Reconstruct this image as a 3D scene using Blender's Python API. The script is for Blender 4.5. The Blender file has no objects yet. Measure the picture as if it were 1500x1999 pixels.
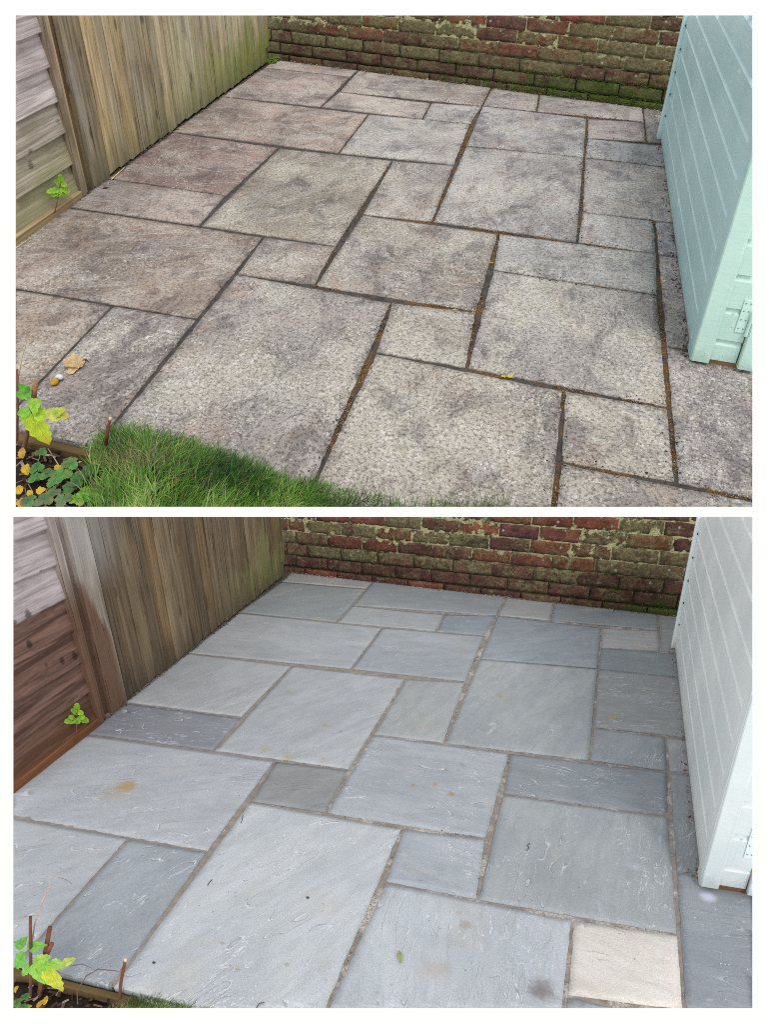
import bpy, bmesh, math, random
import numpy as np
from mathutils import Vector, Matrix, noise as mnoise

SC0 = bpy.context.scene; SC0.render.engine = 'CYCLES'
random.seed(11); rng = np.random.default_rng(11)
SC = bpy.context.scene
COL = SC.collection

# ------------------------------------------------------------------ the two photographed sites
# Site 'A' is the patio before cleaning, site 'B' the same patio after cleaning; each is modelled in its own
# local metres (x along the brick wall, y towards the wall, z up) and set down in the world by SITE[..] below.
PROJ = {'A': np.array([[1206.709344, 978.063303, -378.014928, 2228.314273],
                       [98.193432, -288.10152, -1466.003457, 745.041806],
                       [-0.221016, 0.813585, -0.525638, 4.650252]]),
        'B': np.array([[1179.475167, 1008.487328, -425.43831, 2407.198857],
                       [-182.084838, 478.119355, -1995.430756, 5500.389615],
                       [-0.248959, 0.81103, -0.529059, 4.714709]])}
EXTENT = {'A': (30, 30, 1470, 989.5), 'B': (25.5, 1009, 1470, 1968)}   # how much of each site was photographed
SCALE = {'A': 2.75, 'B': 1.0}                                          # the upper terrace lies beyond the lower one
FPX = 1400.0
KI = np.linalg.inv(np.array([[FPX, 0, 750.0], [0, FPX, 999.5], [0, 0, 1]]))
M3 = {s: KI @ PROJ[s] for s in 'AB'}

def _up(s):
    c = M3[s][:, 2]; c = c/np.linalg.norm(c); return np.array([c[0], -c[1], -c[2]])
UP = _up('A')+_up('B'); UP /= np.linalg.norm(UP)
XW = np.array([1.0, 0, 0]); XW -= XW.dot(UP)*UP; XW /= np.linalg.norm(XW)
YW = np.cross(UP, XW)
RWC = np.array([XW, YW, UP])
CAMPOS = np.array([0, 0, 1.6])
SITE = {}
for s in 'AB':
    m = np.diag([1, -1, -1]) @ M3[s] * SCALE[s]
    m = RWC @ m; m[:, 3] += CAMPOS
    SITE[s] = m

# ------------------------------------------------------------------ camera, sky, sun, exposure
cam = bpy.data.cameras.new('camera'); cam_o = bpy.data.objects.new('camera', cam); COL.objects.link(cam_o)
cam.sensor_fit = 'VERTICAL'; cam.sensor_height = 36; cam.sensor_width = 36; cam.lens = 36*FPX/1999
cam.clip_start = 0.05; cam.clip_end = 400
mw = Matrix.Identity(4)
for i in range(3):
    for j in range(3): mw[i][j] = RWC[i][j]
    mw[i][3] = CAMPOS[i]
cam_o.matrix_world = mw
SC.camera = cam_o

SUN_EL, SUN_AZ = math.radians(52), math.radians(165)     # azimuth clockwise from +Y: behind the camera, a little to the right
w = bpy.data.worlds.new('World'); SC.world = w; w.use_nodes = True
nt = w.node_tree; nt.nodes.clear()
sky = nt.nodes.new('ShaderNodeTexSky'); sky.sky_type = 'NISHITA'; sky.sun_disc = False
sky.sun_elevation = SUN_EL; sky.sun_rotation = SUN_AZ; sky.air_density = 1.0; sky.dust_density = 3.0
b1 = nt.nodes.new('ShaderNodeBackground'); b1.inputs[1].default_value = 0.05
b2 = nt.nodes.new('ShaderNodeBackground'); b2.inputs[0].default_value = (1.0, 1.0, 0.99, 1); b2.inputs[1].default_value = 1.0   # overcast veil
ad = nt.nodes.new('ShaderNodeAddShader'); wo = nt.nodes.new('ShaderNodeOutputWorld')
nt.links.new(sky.outputs[0], b1.inputs[0]); nt.links.new(b1.outputs[0], ad.inputs[0]); nt.links.new(b2.outputs[0], ad.inputs[1])
nt.links.new(ad.outputs[0], wo.inputs[0])
sl = bpy.data.lights.new('sun', 'SUN'); sl.energy = 1.3; sl.angle = math.radians(14); sl.color = (1.0, 0.97, 0.92)
so = bpy.data.objects.new('sun', sl); COL.objects.link(so)
sd = Vector((math.sin(SUN_AZ)*math.cos(SUN_EL), math.cos(SUN_AZ)*math.cos(SUN_EL), math.sin(SUN_EL)))
so.rotation_euler = sd.to_track_quat('Z', 'Y').to_euler(); so.location = (0, -6, 12)
SC.view_settings.view_transform = 'Standard'; SC.view_settings.look = 'None'
SC.cycles.use_denoising = False; SC.cycles.filter_width = 0.95
SC.view_settings.exposure = 0.0; SC.view_settings.gamma = 1.0; SC.view_settings.use_curve_mapping = False

# ------------------------------------------------------------------ geometry helpers
def lin(c):
    return tuple(((v/255)/12.92 if v/255 <= 0.04045 else ((v/255+0.055)/1.055)**2.4) for v in c)

def at(s, px, py, axis=2, val=0.0):
    """local point of site s seen at photograph pixel (px, py) on the plane  axis = val"""
    Pm = PROJ[s]; r = [i for i in range(3) if i != axis]
    A = np.c_[Pm[:, r], -np.array([px, py, 1.0])]
    q = np.linalg.solve(A, -(Pm[:, axis]*val+Pm[:, 3]))
    o = np.zeros(3); o[r[0]], o[r[1]], o[axis] = q[0], q[1], val
    return o

def limits(s):
    x0, y0, x1, y1 = EXTENT[s]; P = PROJ[s]
    return [P[0]-x0*P[2], x1*P[2]-P[0], P[1]-y0*P[2], y1*P[2]-P[1]]     # inside where plane . (x,y,z,1) > 0

def world(s, v):
    return v @ SITE[s][:, :3].T + SITE[s][:, 3]

def make(name, s, V, F, mat, root=None, tx=None, color=None, smooth=False, cap=True, smooth_faces=None, kind=None):
    """one mesh object from local vertices and faces, kept to the part of the site the photograph covers"""
    V = np.asarray(V, float); n = len(V)
    if n == 0: return None
    if tx is None: tx = V.copy()
    tx = np.asarray(tx, float)
    VH = np.c_[V, np.ones(n)]
    pls = limits(s)
    cut = []
    for p in pls:
        d = VH @ p
        if d.max() <= 1e-5: return None
        if d.min() < -1e-5: cut.append(p)
    me = bpy.data.meshes.new(name)
    if cut:
        bm = bmesh.new()
        la = bm.verts.layers.float_vector.new('lp'); lb = bm.verts.layers.float_vector.new('tx')
        vs = []
        for i in range(n):
            v = bm.verts.new(V[i]); v[la] = V[i]; v[lb] = tx[i]; vs.append(v)
        for k, f in enumerate(F):
            try:
                bf = bm.faces.new([vs[i] for i in f])
                bf.smooth = smooth or (smooth_faces is not None and k in smooth_faces)
            except ValueError: pass
        for p in cut:
            nn = Vector(p[:3]); L = nn.length
            g = bmesh.ops.bisect_plane(bm, geom=bm.verts[:]+bm.edges[:]+bm.faces[:], dist=1e-6,
                                       plane_co=-nn*(p[3]/(L*L)), plane_no=-nn/L, clear_outer=True)
            if cap:
                ed = [e for e in g['geom_cut'] if isinstance(e, bmesh.types.BMEdge) and e.is_valid and e.is_boundary]
                if ed:
                    try: bmesh.ops.holes_fill(bm, edges=ed, sides=0)
                    except Exception: pass
        if len(bm.faces) == 0:
            bm.free(); return None
        bm.verts.ensure_lookup_table()
        lv = np.array([v.co[:] for v in bm.verts])
        wv = world(s, lv)
        for v, c, l in zip(bm.verts, wv, lv):
            v.co = c; v[la] = l
        bm.to_mesh(me); bm.free()
        V = lv
    else:
        wv = world(s, V)
        me.from_pydata(wv.tolist(), [], [list(f) for f in F])
        if smooth: me.polygons.foreach_set('use_smooth', [True]*len(me.polygons))
        elif smooth_faces is not None:
            me.polygons.foreach_set('use_smooth', [i in smooth_faces for i in range(len(me.polygons))])
        for nm, dat in (('lp', V), ('tx', tx)):
            a = me.attributes.new(nm, 'FLOAT_VECTOR', 'POINT'); a.data.foreach_set('vector', dat.ravel())
    me.materials.append(mat)
    o = bpy.data.objects.new(name, me); COL.objects.link(o)
    if root is not None:
        o.parent = root; L = Vector(root.location)
    else:
        L = Vector(world(s, V.mean(axis=0)[None])[0])
        L = Vector(world(s, np.array([[V[:, 0].mean(), V[:, 1].mean(), V[:, 2].min()]]))[0])
        o.location = L
    me.transform(Matrix.Translation(-L))
    me.update()
    if color is not None: o.color = color if len(color) == 4 else (*color, 1)
    if kind: o['kind'] = kind
    return o

def root(name, s, loc, label, cat=None, group=None, kind=None):
    o = bpy.data.objects.new(name, None); COL.objects.link(o); o.empty_display_size = 0.1
    o.location = world(s, np.array([loc], float))[0]
    o['label'] = label
    if cat: o['category'] = cat
    if group: o['group'] = group
    if kind: o['kind'] = kind
    return o

def tag(o, label, cat=None, group=None, kind=None):
    if o is None: return None
    o['label'] = label
    if cat: o['category'] = cat
    if group: o['group'] = group
    if kind: o['kind'] = kind
    return o

class MB:
    def __init__(self): self.v = []; self.f = []; self.t = []
    def add(self, V, F, T=None):
        b = len(self.v); V = [tuple(p) for p in V]
        self.v += V; self.f += [tuple(i+b for i in f) for f in F]
        self.t += V if T is None else [tuple(p) for p in T]
    def build(self, name, s, mat, rt=None, **k):
        return make(name, s, self.v, self.f, mat, rt, tx=self.t, **k)

BOXF = [(0, 3, 2, 1), (4, 5, 6, 7), (0, 1, 5, 4), (1, 2, 6, 5), (2, 3, 7, 6), (3, 0, 4, 7)]
def box_vf(x0, x1, y0, y1, z0, z1, ch=0.0):
    """box, with chamfered edges when ch > 0"""
    if ch <= 0:
        return [(x0, y0, z0), (x1, y0, z0), (x1, y1, z0), (x0, y1, z0), (x0, y0, z1), (x1, y0, z1), (x1, y1, z1), (x0, y1, z1)], BOXF
    bm = bmesh.new()
    vs = [bm.verts.new(p) for p in box_vf(x0, x1, y0, y1, z0, z1)[0]]
    for f in BOXF: bm.faces.new([vs[i] for i in f])
    bmesh.ops.bevel(bm, geom=bm.edges[:], offset=ch, segments=1, affect='EDGES')
    bm.verts.index_update()
    V = [tuple(v.co) for v in bm.verts]; F = [tuple(v.index for v in f.verts) for f in bm.faces]
    bm.free(); return V, F

def tube_vf(pts, rad, n=6):
    pts = [np.array(p, float) for p in pts]
    if not hasattr(rad, '__len__'): rad = [rad]*len(pts)
    V = []; F = []
    for i, p in enumerate(pts):
        t = pts[min(i+1, len(pts)-1)]-pts[max(i-1, 0)]; t /= np.linalg.norm(t)+1e-9
        a = np.cross(t, [0.3, 0.9, 0.2]); a /= np.linalg.norm(a); b = np.cross(t, a)
        for k in range(n):
            th = 2*math.pi*k/n
            V.append(p+rad[i]*(math.cos(th)*a+math.sin(th)*b))
    for i in range(len(pts)-1):
        for k in range(n):
            F.append((i*n+k, i*n+(k+1) % n, (i+1)*n+(k+1) % n, (i+1)*n+k))
    F.append(tuple(range(n))[::-1]); F.append(tuple((len(pts)-1)*n+k for k in range(n)))
    return V, F

def nz(x, y, z=0.0): return mnoise.noise(Vector((x, y, z)))

# ------------------------------------------------------------------ material helpers
class NB:
    def __init__(self, name):
        self.m = bpy.data.materials.new(name); self.m.use_nodes = True
        self.t = self.m.node_tree; self.t.nodes.clear()
        self.out = self.t.nodes.new('ShaderNodeOutputMaterial')
        self.b = self.t.nodes.new('ShaderNodeBsdfPrincipled'); self.L(self.b.outputs[0], self.out.inputs[0])
        self._lp = None; self._tx = None; self._oi = None
    def L(self, a, b): self.t.links.new(a, b)
    def N(self, ty, **k):
        n = self.t.nodes.new(ty)
        for a, v in k.items(): setattr(n, a, v)
        return n
    def put(self, sock, v):
        if v is None: return
        if isinstance(v, bpy.types.NodeSocket): self.L(v, sock)
        else:
            if sock.type == 'RGBA' and len(v) == 3: v = (*v, 1)
            sock.default_value = v
    def attr(self, nm):
        n = self.N('ShaderNodeAttribute', attribute_name=nm); return n.outputs['Vector']
    @property
    def lp(self):
        if self._lp is None: self._lp = self.attr('lp')
        return self._lp
    @property
    def tx(self):
        if self._tx is None: self._tx = self.attr('tx')
        return self._tx
    @property
    def oi(self):
        if self._oi is None: self._oi = self.N('ShaderNodeObjectInfo')
        return self._oi
    def vm(self, v, mul, add=(0, 0, 0)):
        n = self.N('ShaderNodeVectorMath', operation='MULTIPLY_ADD'); self.put(n.inputs[0], v); n.inputs[1].default_value = mul
        self.put(n.inputs[2], add); return n.outputs[0]
    def noise(self, v, scale, detail=4, rough=0.55, dist=0.0, color=False):
        n = self.N('ShaderNodeTexNoise'); self.put(n.inputs['Vector'], v); n.inputs['Scale'].default_value = scale
        n.inputs['Detail'].default_value = detail; n.inputs['Roughness'].default_value = rough; n.inputs['Distortion'].default_value = dist
        return n.outputs['Color' if color else 'Fac']
    def vor(self, v, scale, feature='F1', out='Distance', rnd=1.0):
        n = self.N('ShaderNodeTexVoronoi', feature=feature); self.put(n.inputs['Vector'], v); n.inputs['Scale'].default_value = scale
        n.inputs['Randomness'].default_value = rnd
        return n.outputs[out]
    def M(self, op, a, b=None, c=None, clamp=False):
        n = self.N('ShaderNodeMath', operation=op, use_clamp=clamp)
        for i, v in enumerate((a, b, c)):
            if v is not None: self.put(n.inputs[i], v)
        return n.outputs[0]
    def rng(self, v, a, b, c=0.0, d=1.0, smooth=True):
        n = self.N('ShaderNodeMapRange', interpolation_type='SMOOTHSTEP' if smooth else 'LINEAR'); self.put(n.inputs[0], v)
        for i, q in zip((1, 2, 3, 4), (a, b, c, d)): self.put(n.inputs[i], q)
        return n.outputs[0]
    def mix(self, f, a, b, mode='MIX'):
        n = self.N('ShaderNodeMix', data_type='RGBA', blend_type=mode)
        self.put(n.inputs[0], f); self.put(n.inputs[6], a); self.put(n.inputs[7], b); return n.outputs[2]
    def ramp(self, v, stops):
        n = self.N('ShaderNodeValToRGB'); e = n.color_ramp.elements
        while len(e) < len(stops): e.new(0.5)
        for q, (p, c) in zip(e, stops): q.position = p; q.color = (*c, 1)
        self.put(n.inputs[0], v); return n.outputs[0]
    def xyz(self, v):
        n = self.N('ShaderNodeSeparateXYZ'); self.put(n.inputs[0], v); return n.outputs
    def comb(self, x, y, z):
        n = self.N('ShaderNodeCombineXYZ')
        for i, q in enumerate((x, y, z)): self.put(n.inputs[i], q)
        return n.outputs[0]
    def bump(self, h, dist, strength=1.0):
        n = self.N('ShaderNodeBump'); self.put(n.inputs['Height'], h); n.inputs['Distance'].default_value = dist
        n.inputs['Strength'].default_value = strength; self.L(n.outputs[0], self.b.inputs['Normal'])
    def done(self, color, rough=0.8, spec=0.3):
        self.put(self.b.inputs['Base Color'], color); self.put(self.b.inputs['Roughness'], rough)
        self.b.inputs['Specular IOR Level'].default_value = spec; return self.m

def spot(nb, xyz, cx, cy, r0, r1, warp):
    """mask of a stain round (cx, cy) on the paving"""
    dx = nb.M('SUBTRACT', xyz[0], cx); dy = nb.M('SUBTRACT', xyz[1], cy)
    d = nb.M('SQRT', nb.M('ADD', nb.M('MULTIPLY', dx, dx), nb.M('MULTIPLY', dy, dy)))
    d = nb.M('ADD', d, nb.M('MULTIPLY', nb.M('SUBTRACT', warp, 0.5), r1*1.6))
    return nb.rng(d, r0, r1, 1.0, 0.0)

# ------------------------------------------------------------------ materials (built once per site: s scales the relief with the site)
def mat_slab_old(s):
    k = SCALE[s]; nb = NB('weathered_sandstone'); tx = nb.tx; lp = nb.lp
    base = nb.oi.outputs['Color']; amt = nb.oi.outputs['Alpha']
    big = nb.noise(tx, 2.3, 5, 0.6, 0.5); mid = nb.noise(nb.vm(tx, (1, 2.2, 1)), 9, 6, 0.68, 0.8); fine = nb.noise(tx, 60, 5, 0.7)
    c = nb.mix(nb.rng(big, 0.35, 0.65), nb.mix(1, base, (0.74, 0.73, 0.74), 'MULTIPLY'), nb.mix(1, base, (1.20, 1.19, 1.16), 'MULTIPLY'))
    pink = nb.rng(nb.noise(nb.vm(tx, (1, 1.5, 1), (3.1, 0, 0)), 4.2, 4, 0.6, 1.2), 0.53, 0.68, 0, 0.55)
    c = nb.mix(pink, c, nb.mix(1, base, (1.05, 0.84, 0.74), 'MULTIPLY'))
    # charcoal algae film in the hollows
    dk = nb.rng(nb.noise(nb.vm(tx, (1, 1.6, 1), (7, 2, 0)), 5.5, 7, 0.72, 0.3), 0.50, 0.72, 0, 0.75)
    c = nb.mix(dk, c, (0.12, 0.112, 0.115))
    # pale, washed streaks along the bedding of the stone
    st = nb.noise(nb.vm(tx, (2.5, 12, 1)), 3.0, 6, 0.66, 1.6)
    c = nb.mix(nb.M('MULTIPLY', nb.rng(st, 0.54, 0.66, 0, 0.7), nb.rng(nb.noise(tx, 4.0, 3, 0.6), 0.42, 0.58, 0.15, 1.0)), c, (0.50, 0.48, 0.455))
    fk = nb.noise(nb.vm(tx, (1.2, 2.6, 1), (11, 3, 0)), 3.4, 8, 0.66, 0.9)      # flaked, washed-out patches with crisp rims
    c = nb.mix(nb.rng(fk, 0.55, 0.58, 0, 0.20), c, (0.50, 0.485, 0.465))
    rim = nb.M('MULTIPLY', nb.rng(fk, 0.53, 0.553), nb.rng(fk, 0.553, 0.575, 1, 0)); c = nb.mix(nb.M('MULTIPLY', rim, 0.35), c, (0.60, 0.58, 0.55))
    c = nb.mix(nb.M('MULTIPLY', nb.rng(mid, 0.3, 0.7, 0, 1), 0.35), c, nb.mix(1, c, (0.62, 0.62, 0.64), 'MULTIPLY'))
    # crusts of pale lichen: broken patches of fine crust plus small round specks
    dens = nb.noise(lp, 3.2, 4, 0.6)
    de = nb.M('ADD', nb.M('MULTIPLY', nb.M('SUBTRACT', dens, 0.5), 0.95), nb.M('SUBTRACT', nb.M('MULTIPLY', amt, 0.19), 0.02))
    lich = nb.ramp(nb.noise(lp, 14, 3), [(0.3, (0.44, 0.43, 0.34)), (0.55, (0.50, 0.47, 0.42)), (0.8, (0.58, 0.56, 0.53))])
    q2 = nb.M('ADD', nb.noise(lp, 135, 6, 0.78), de); m2 = nb.rng(q2, 0.585, 0.68)
    v1 = nb.vor(nb.vm(lp, (1, 1, 0.2)), 96); r1 = nb.noise(lp, 41, 2)
    m1 = nb.rng(nb.M('SUBTRACT', v1, nb.M('MULTIPLY', nb.M('SUBTRACT', nb.M('ADD', de, r1), 0.41), 1.35)), -0.02, 0.08, 1, 0)
    c = nb.mix(nb.M('MULTIPLY', m2, 0.52), c, lich)
    q3 = nb.rng(nb.noise(nb.vm(lp, (1, 1, 1), (3, 8, 0)), 90, 6, 0.78), 0.52, 0.64)
    c = nb.mix(nb.M('MULTIPLY', q3, nb.M('ADD', 0.22, nb.M('MULTIPLY', amt, 0.30))), c, nb.mix(1, c, (0.36, 0.34, 0.35), 'MULTIPLY'))
    c = nb.mix(nb.M('MULTIPLY', m1, 0.68), c, nb.mix(1, lich, (1.12, 1.12, 1.12), 'MULTIPLY'))
    # dark, bluish clouds of algae
    cl = nb.rng(nb.noise(nb.vm(lp, (1.3, 0.8, 1), (1, 5, 0)), 6.5, 7, 0.72, 0.7), 0.50, 0.64, 0, 0.72)
    c = nb.mix(cl, c, nb.mix(1, c, (0.46, 0.45, 0.48), 'MULTIPLY'))
    # fine dark pitting
    pit = nb.rng(nb.vor(lp, 95), 0.02, 0.22, 1, 0)
    pm = nb.rng(nb.noise(lp, 7, 3, 0.6), 0.52, 0.68, 0, 0.5)
    c = nb.mix(nb.M('MULTIPLY', pit, pm), c, (0.035, 0.035, 0.035))
    c = nb.mix(nb.M('MULTIPLY', nb.rng(fine, 0.35, 0.7, 0, 1), 0.45), c, nb.mix(1, c, (0.72, 0.71, 0.70), 'MULTIPLY'))
    h = nb.M('ADD', nb.M('MULTIPLY', st, 1.2), nb.M('MULTIPLY', fine, 0.35))
    h = nb.M('ADD', h, nb.M('ADD', nb.M('MULTIPLY', m1, 0.30), nb.M('MULTIPLY', mid, 0.7)))
    nb.bump(nb.M('ADD', h, nb.M('MULTIPLY', q3, -0.5)), 0.0045*k, 0.9)
    return nb.done(c, nb.rng(mid, 0, 1, 0.7, 0.95), 0.25)

def mat_slab_new(s):
    k = SCALE[s]; nb = NB('cleaned_sandstone'); tx = nb.tx; lp = nb.lp
    base = nb.oi.outputs['Color']; amt = nb.oi.outputs['Alpha']
    big = nb.noise(nb.vm(tx, (1, 2, 1)), 2.0, 4, 0.55, 0.8); fine = nb.noise(tx, 70, 4, 0.65)
    c = nb.mix(nb.rng(big, 0.3, 0.7), nb.mix(1, base, (0.88, 0.89, 0.90), 'MULTIPLY'), nb.mix(1, base, (1.08, 1.07, 1.06), 'MULTIPLY'))
    band = nb.noise(nb.vm(tx, (1.2, 9, 1)), 3.0, 5, 0.6, 0.7)
    c = nb.mix(nb.rng(band, 0.35, 0.7, 0, 0.5), c, nb.mix(1, base, (0.84, 0.84, 0.80), 'MULTIPLY'))
    c = nb.mix(nb.rng(nb.noise(nb.vm(tx, (1, 1.3, 1), (4, 4, 0)), 4.5, 4, 0.6, 0.4), 0.58, 0.72, 0, 0.30), c, (0.44, 0.41, 0.35))
    # riven surface: thin layers that break off in steps; fresh pale lips, with each step's light and foot shade put in colour
    wc_ = nb.noise(tx, 16, 5, 0.7, color=True)
    wv = nb.N('ShaderNodeVectorMath', operation='MULTIPLY_ADD'); nb.put(wv.inputs[0], wc_); wv.inputs[1].default_value = (0.030, 0.030, 0); nb.put(wv.inputs[2], tx); wt = wv.outputs[0]
    f1 = nb.noise(nb.vm(wt, (1.0, 4.6, 1)), 1.9, 2, 0.45, 0.25)
    l1 = nb.M('MULTIPLY', f1, 13.0); fr = nb.M('FRACT', l1); fl = nb.M('FLOOR', l1)
    gate = nb.rng(nb.noise(nb.vm(tx, (1, 1.6, 1)), 4.0, 5, 0.65), 0.50, 0.57)
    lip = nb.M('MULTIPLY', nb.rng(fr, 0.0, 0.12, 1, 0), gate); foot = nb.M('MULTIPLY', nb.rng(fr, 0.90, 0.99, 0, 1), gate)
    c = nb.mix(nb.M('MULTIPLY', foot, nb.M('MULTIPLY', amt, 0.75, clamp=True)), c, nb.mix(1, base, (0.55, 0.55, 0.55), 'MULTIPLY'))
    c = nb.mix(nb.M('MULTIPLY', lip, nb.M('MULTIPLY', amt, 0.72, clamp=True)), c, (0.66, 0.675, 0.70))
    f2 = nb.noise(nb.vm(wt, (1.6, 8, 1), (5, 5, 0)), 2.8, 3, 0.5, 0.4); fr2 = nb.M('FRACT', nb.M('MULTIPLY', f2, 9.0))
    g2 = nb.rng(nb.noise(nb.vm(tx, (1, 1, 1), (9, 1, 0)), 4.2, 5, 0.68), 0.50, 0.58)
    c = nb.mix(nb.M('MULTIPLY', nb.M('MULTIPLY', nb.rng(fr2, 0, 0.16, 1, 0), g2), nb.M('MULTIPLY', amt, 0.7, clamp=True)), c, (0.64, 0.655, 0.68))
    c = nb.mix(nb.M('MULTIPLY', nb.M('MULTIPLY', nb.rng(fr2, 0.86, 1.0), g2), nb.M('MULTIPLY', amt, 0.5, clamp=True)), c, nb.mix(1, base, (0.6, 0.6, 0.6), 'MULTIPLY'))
    gr = nb.noise(lp, 210, 4, 0.75); c = nb.mix(nb.rng(gr, 0.38, 0.62), nb.mix(1, c, (0.86, 0.86, 0.86), 'MULTIPLY'), nb.mix(1, c, (1.09, 1.09, 1.09), 'MULTIPLY'))
    mot = nb.noise(nb.vm(tx, (1, 2.2, 1), (2, 9, 0)), 9.0, 6, 0.7, 0.6); c = nb.mix(nb.rng(mot, 0.40, 0.66, 0, 0.6), c, nb.mix(1, c, (0.84, 0.84, 0.83), 'MULTIPLY'))
    # rust, brown leaf stains and grit left behind
    x = nb.xyz(lp); wp = nb.noise(lp, 16, 5, 0.65)
    for (cx, cy, r, col, a) in STAINS:
        c = nb.mix(nb.M('MULTIPLY', spot(nb, x, cx, cy, r*0.15, r, wp), a), c, col)
    sp = nb.vor(nb.vm(lp, (1, 1.3, 1)), 9.0); thr = nb.noise(lp, 2.2, 2)
    sm = nb.M('MULTIPLY', nb.rng(nb.M('ADD', sp, nb.M('MULTIPLY', nb.noise(lp, 60, 3), 0.12)), 0.10, 0.17, 1, 0), nb.rng(thr, 0.52, 0.6))
    c = nb.mix(nb.M('MULTIPLY', sm, 0.6), c, (0.30, 0.235, 0.13))
    gs = nb.rng(nb.vor(lp, 21), 0.035, 0.075, 1, 0)
    c = nb.mix(nb.M('MULTIPLY', gs, nb.rng(nb.noise(lp, 4, 2), 0.5, 0.58, 0, 0.8)), c, (0.11, 0.10, 0.10))
    wsp = nb.rng(nb.vor(nb.vm(lp, (1, 1, 1), (3, 3, 0)), 34), 0.04, 0.10, 1, 0)
    right = nb.rng(x[0], 1.9, 2.35, 0.0, 1.0)
    c = nb.mix(nb.M('MULTIPLY', nb.M('MULTIPLY', wsp, right), nb.rng(nb.noise(lp, 3, 2), 0.48, 0.56, 0, 0.8)), c, (0.68, 0.70, 0.74))
    h = nb.M('ADD', nb.M('MULTIPLY', nb.M('ADD', lip, nb.M('MULTIPLY', foot, -1.0)), 0.6), nb.M('ADD', nb.M('MULTIPLY', fine, 0.5), nb.M('MULTIPLY', gr, 0.3)))
    h = nb.M('ADD', h, nb.M('MULTIPLY', f1, 1.6))
    nb.bump(h, 0.0011*k, 0.85)
    return nb.done(c, nb.rng(band, 0, 1, 0.62, 0.85), 0.3)

def mat_joint(s):
    k = SCALE[s]; nb = NB('joint_filler'); lp = nb.lp; x = nb.xyz(lp)
    n1 = nb.noise(lp, 24, 5, 0.7); n2 = nb.noise(lp, 160, 3, 0.7)
    if s == 'A':
        c = nb.ramp(n1, [(0.3, (0.030, 0.027, 0.025)), (0.6, (0.075, 0.066, 0.058)), (0.85, (0.13, 0.115, 0.10))])
        c = nb.mix(nb.M('MULTIPLY', nb.rng(x[0], 1.1, 1.5), nb.rng(nb.noise(lp, 6.5, 5, 0.65), 0.47, 0.57)), c,
                   nb.ramp(n2, [(0.25, (0.035, 0.022, 0.013)), (0.5, (0.115, 0.062, 0.026)), (0.75, (0.22, 0.13, 0.06))]))
    else:
        c = nb.ramp(n1, [(0.25, (0.17, 0.145, 0.13)), (0.55, (0.27, 0.235, 0.21)), (0.85, (0.36, 0.32, 0.285))])
        c = nb.mix(nb.M('MULTIPLY', nb.rng(x[0], 1.0, 1.4), nb.M('MULTIPLY', nb.rng(nb.noise(lp, 6, 5, 0.65), 0.50, 0.60), nb.rng(n2, 0.42, 0.55))), c, (0.46, 0.425, 0.38))
        dk = nb.M('MULTIPLY', nb.rng(x[0], 0.9, 1.4), nb.rng(nb.noise(nb.vm(lp, (1, 1, 1), (8, 0, 0)), 13, 4, 0.7), 0.64, 0.72, 0, 0.8))
        c = nb.mix(dk, c, (0.05, 0.042, 0.038))
        c = nb.mix(nb.M('MULTIPLY', nb.rng(x[0], 0.0, 0.5, 0.8, 0), nb.rng(x[1], -1.2, 0.2)), c, (0.09, 0.07, 0.06))
    nb.bump(nb.M('ADD', n1, n2), 0.004*k, 0.9)
    return nb.done(c, 0.95, 0.15)

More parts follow.
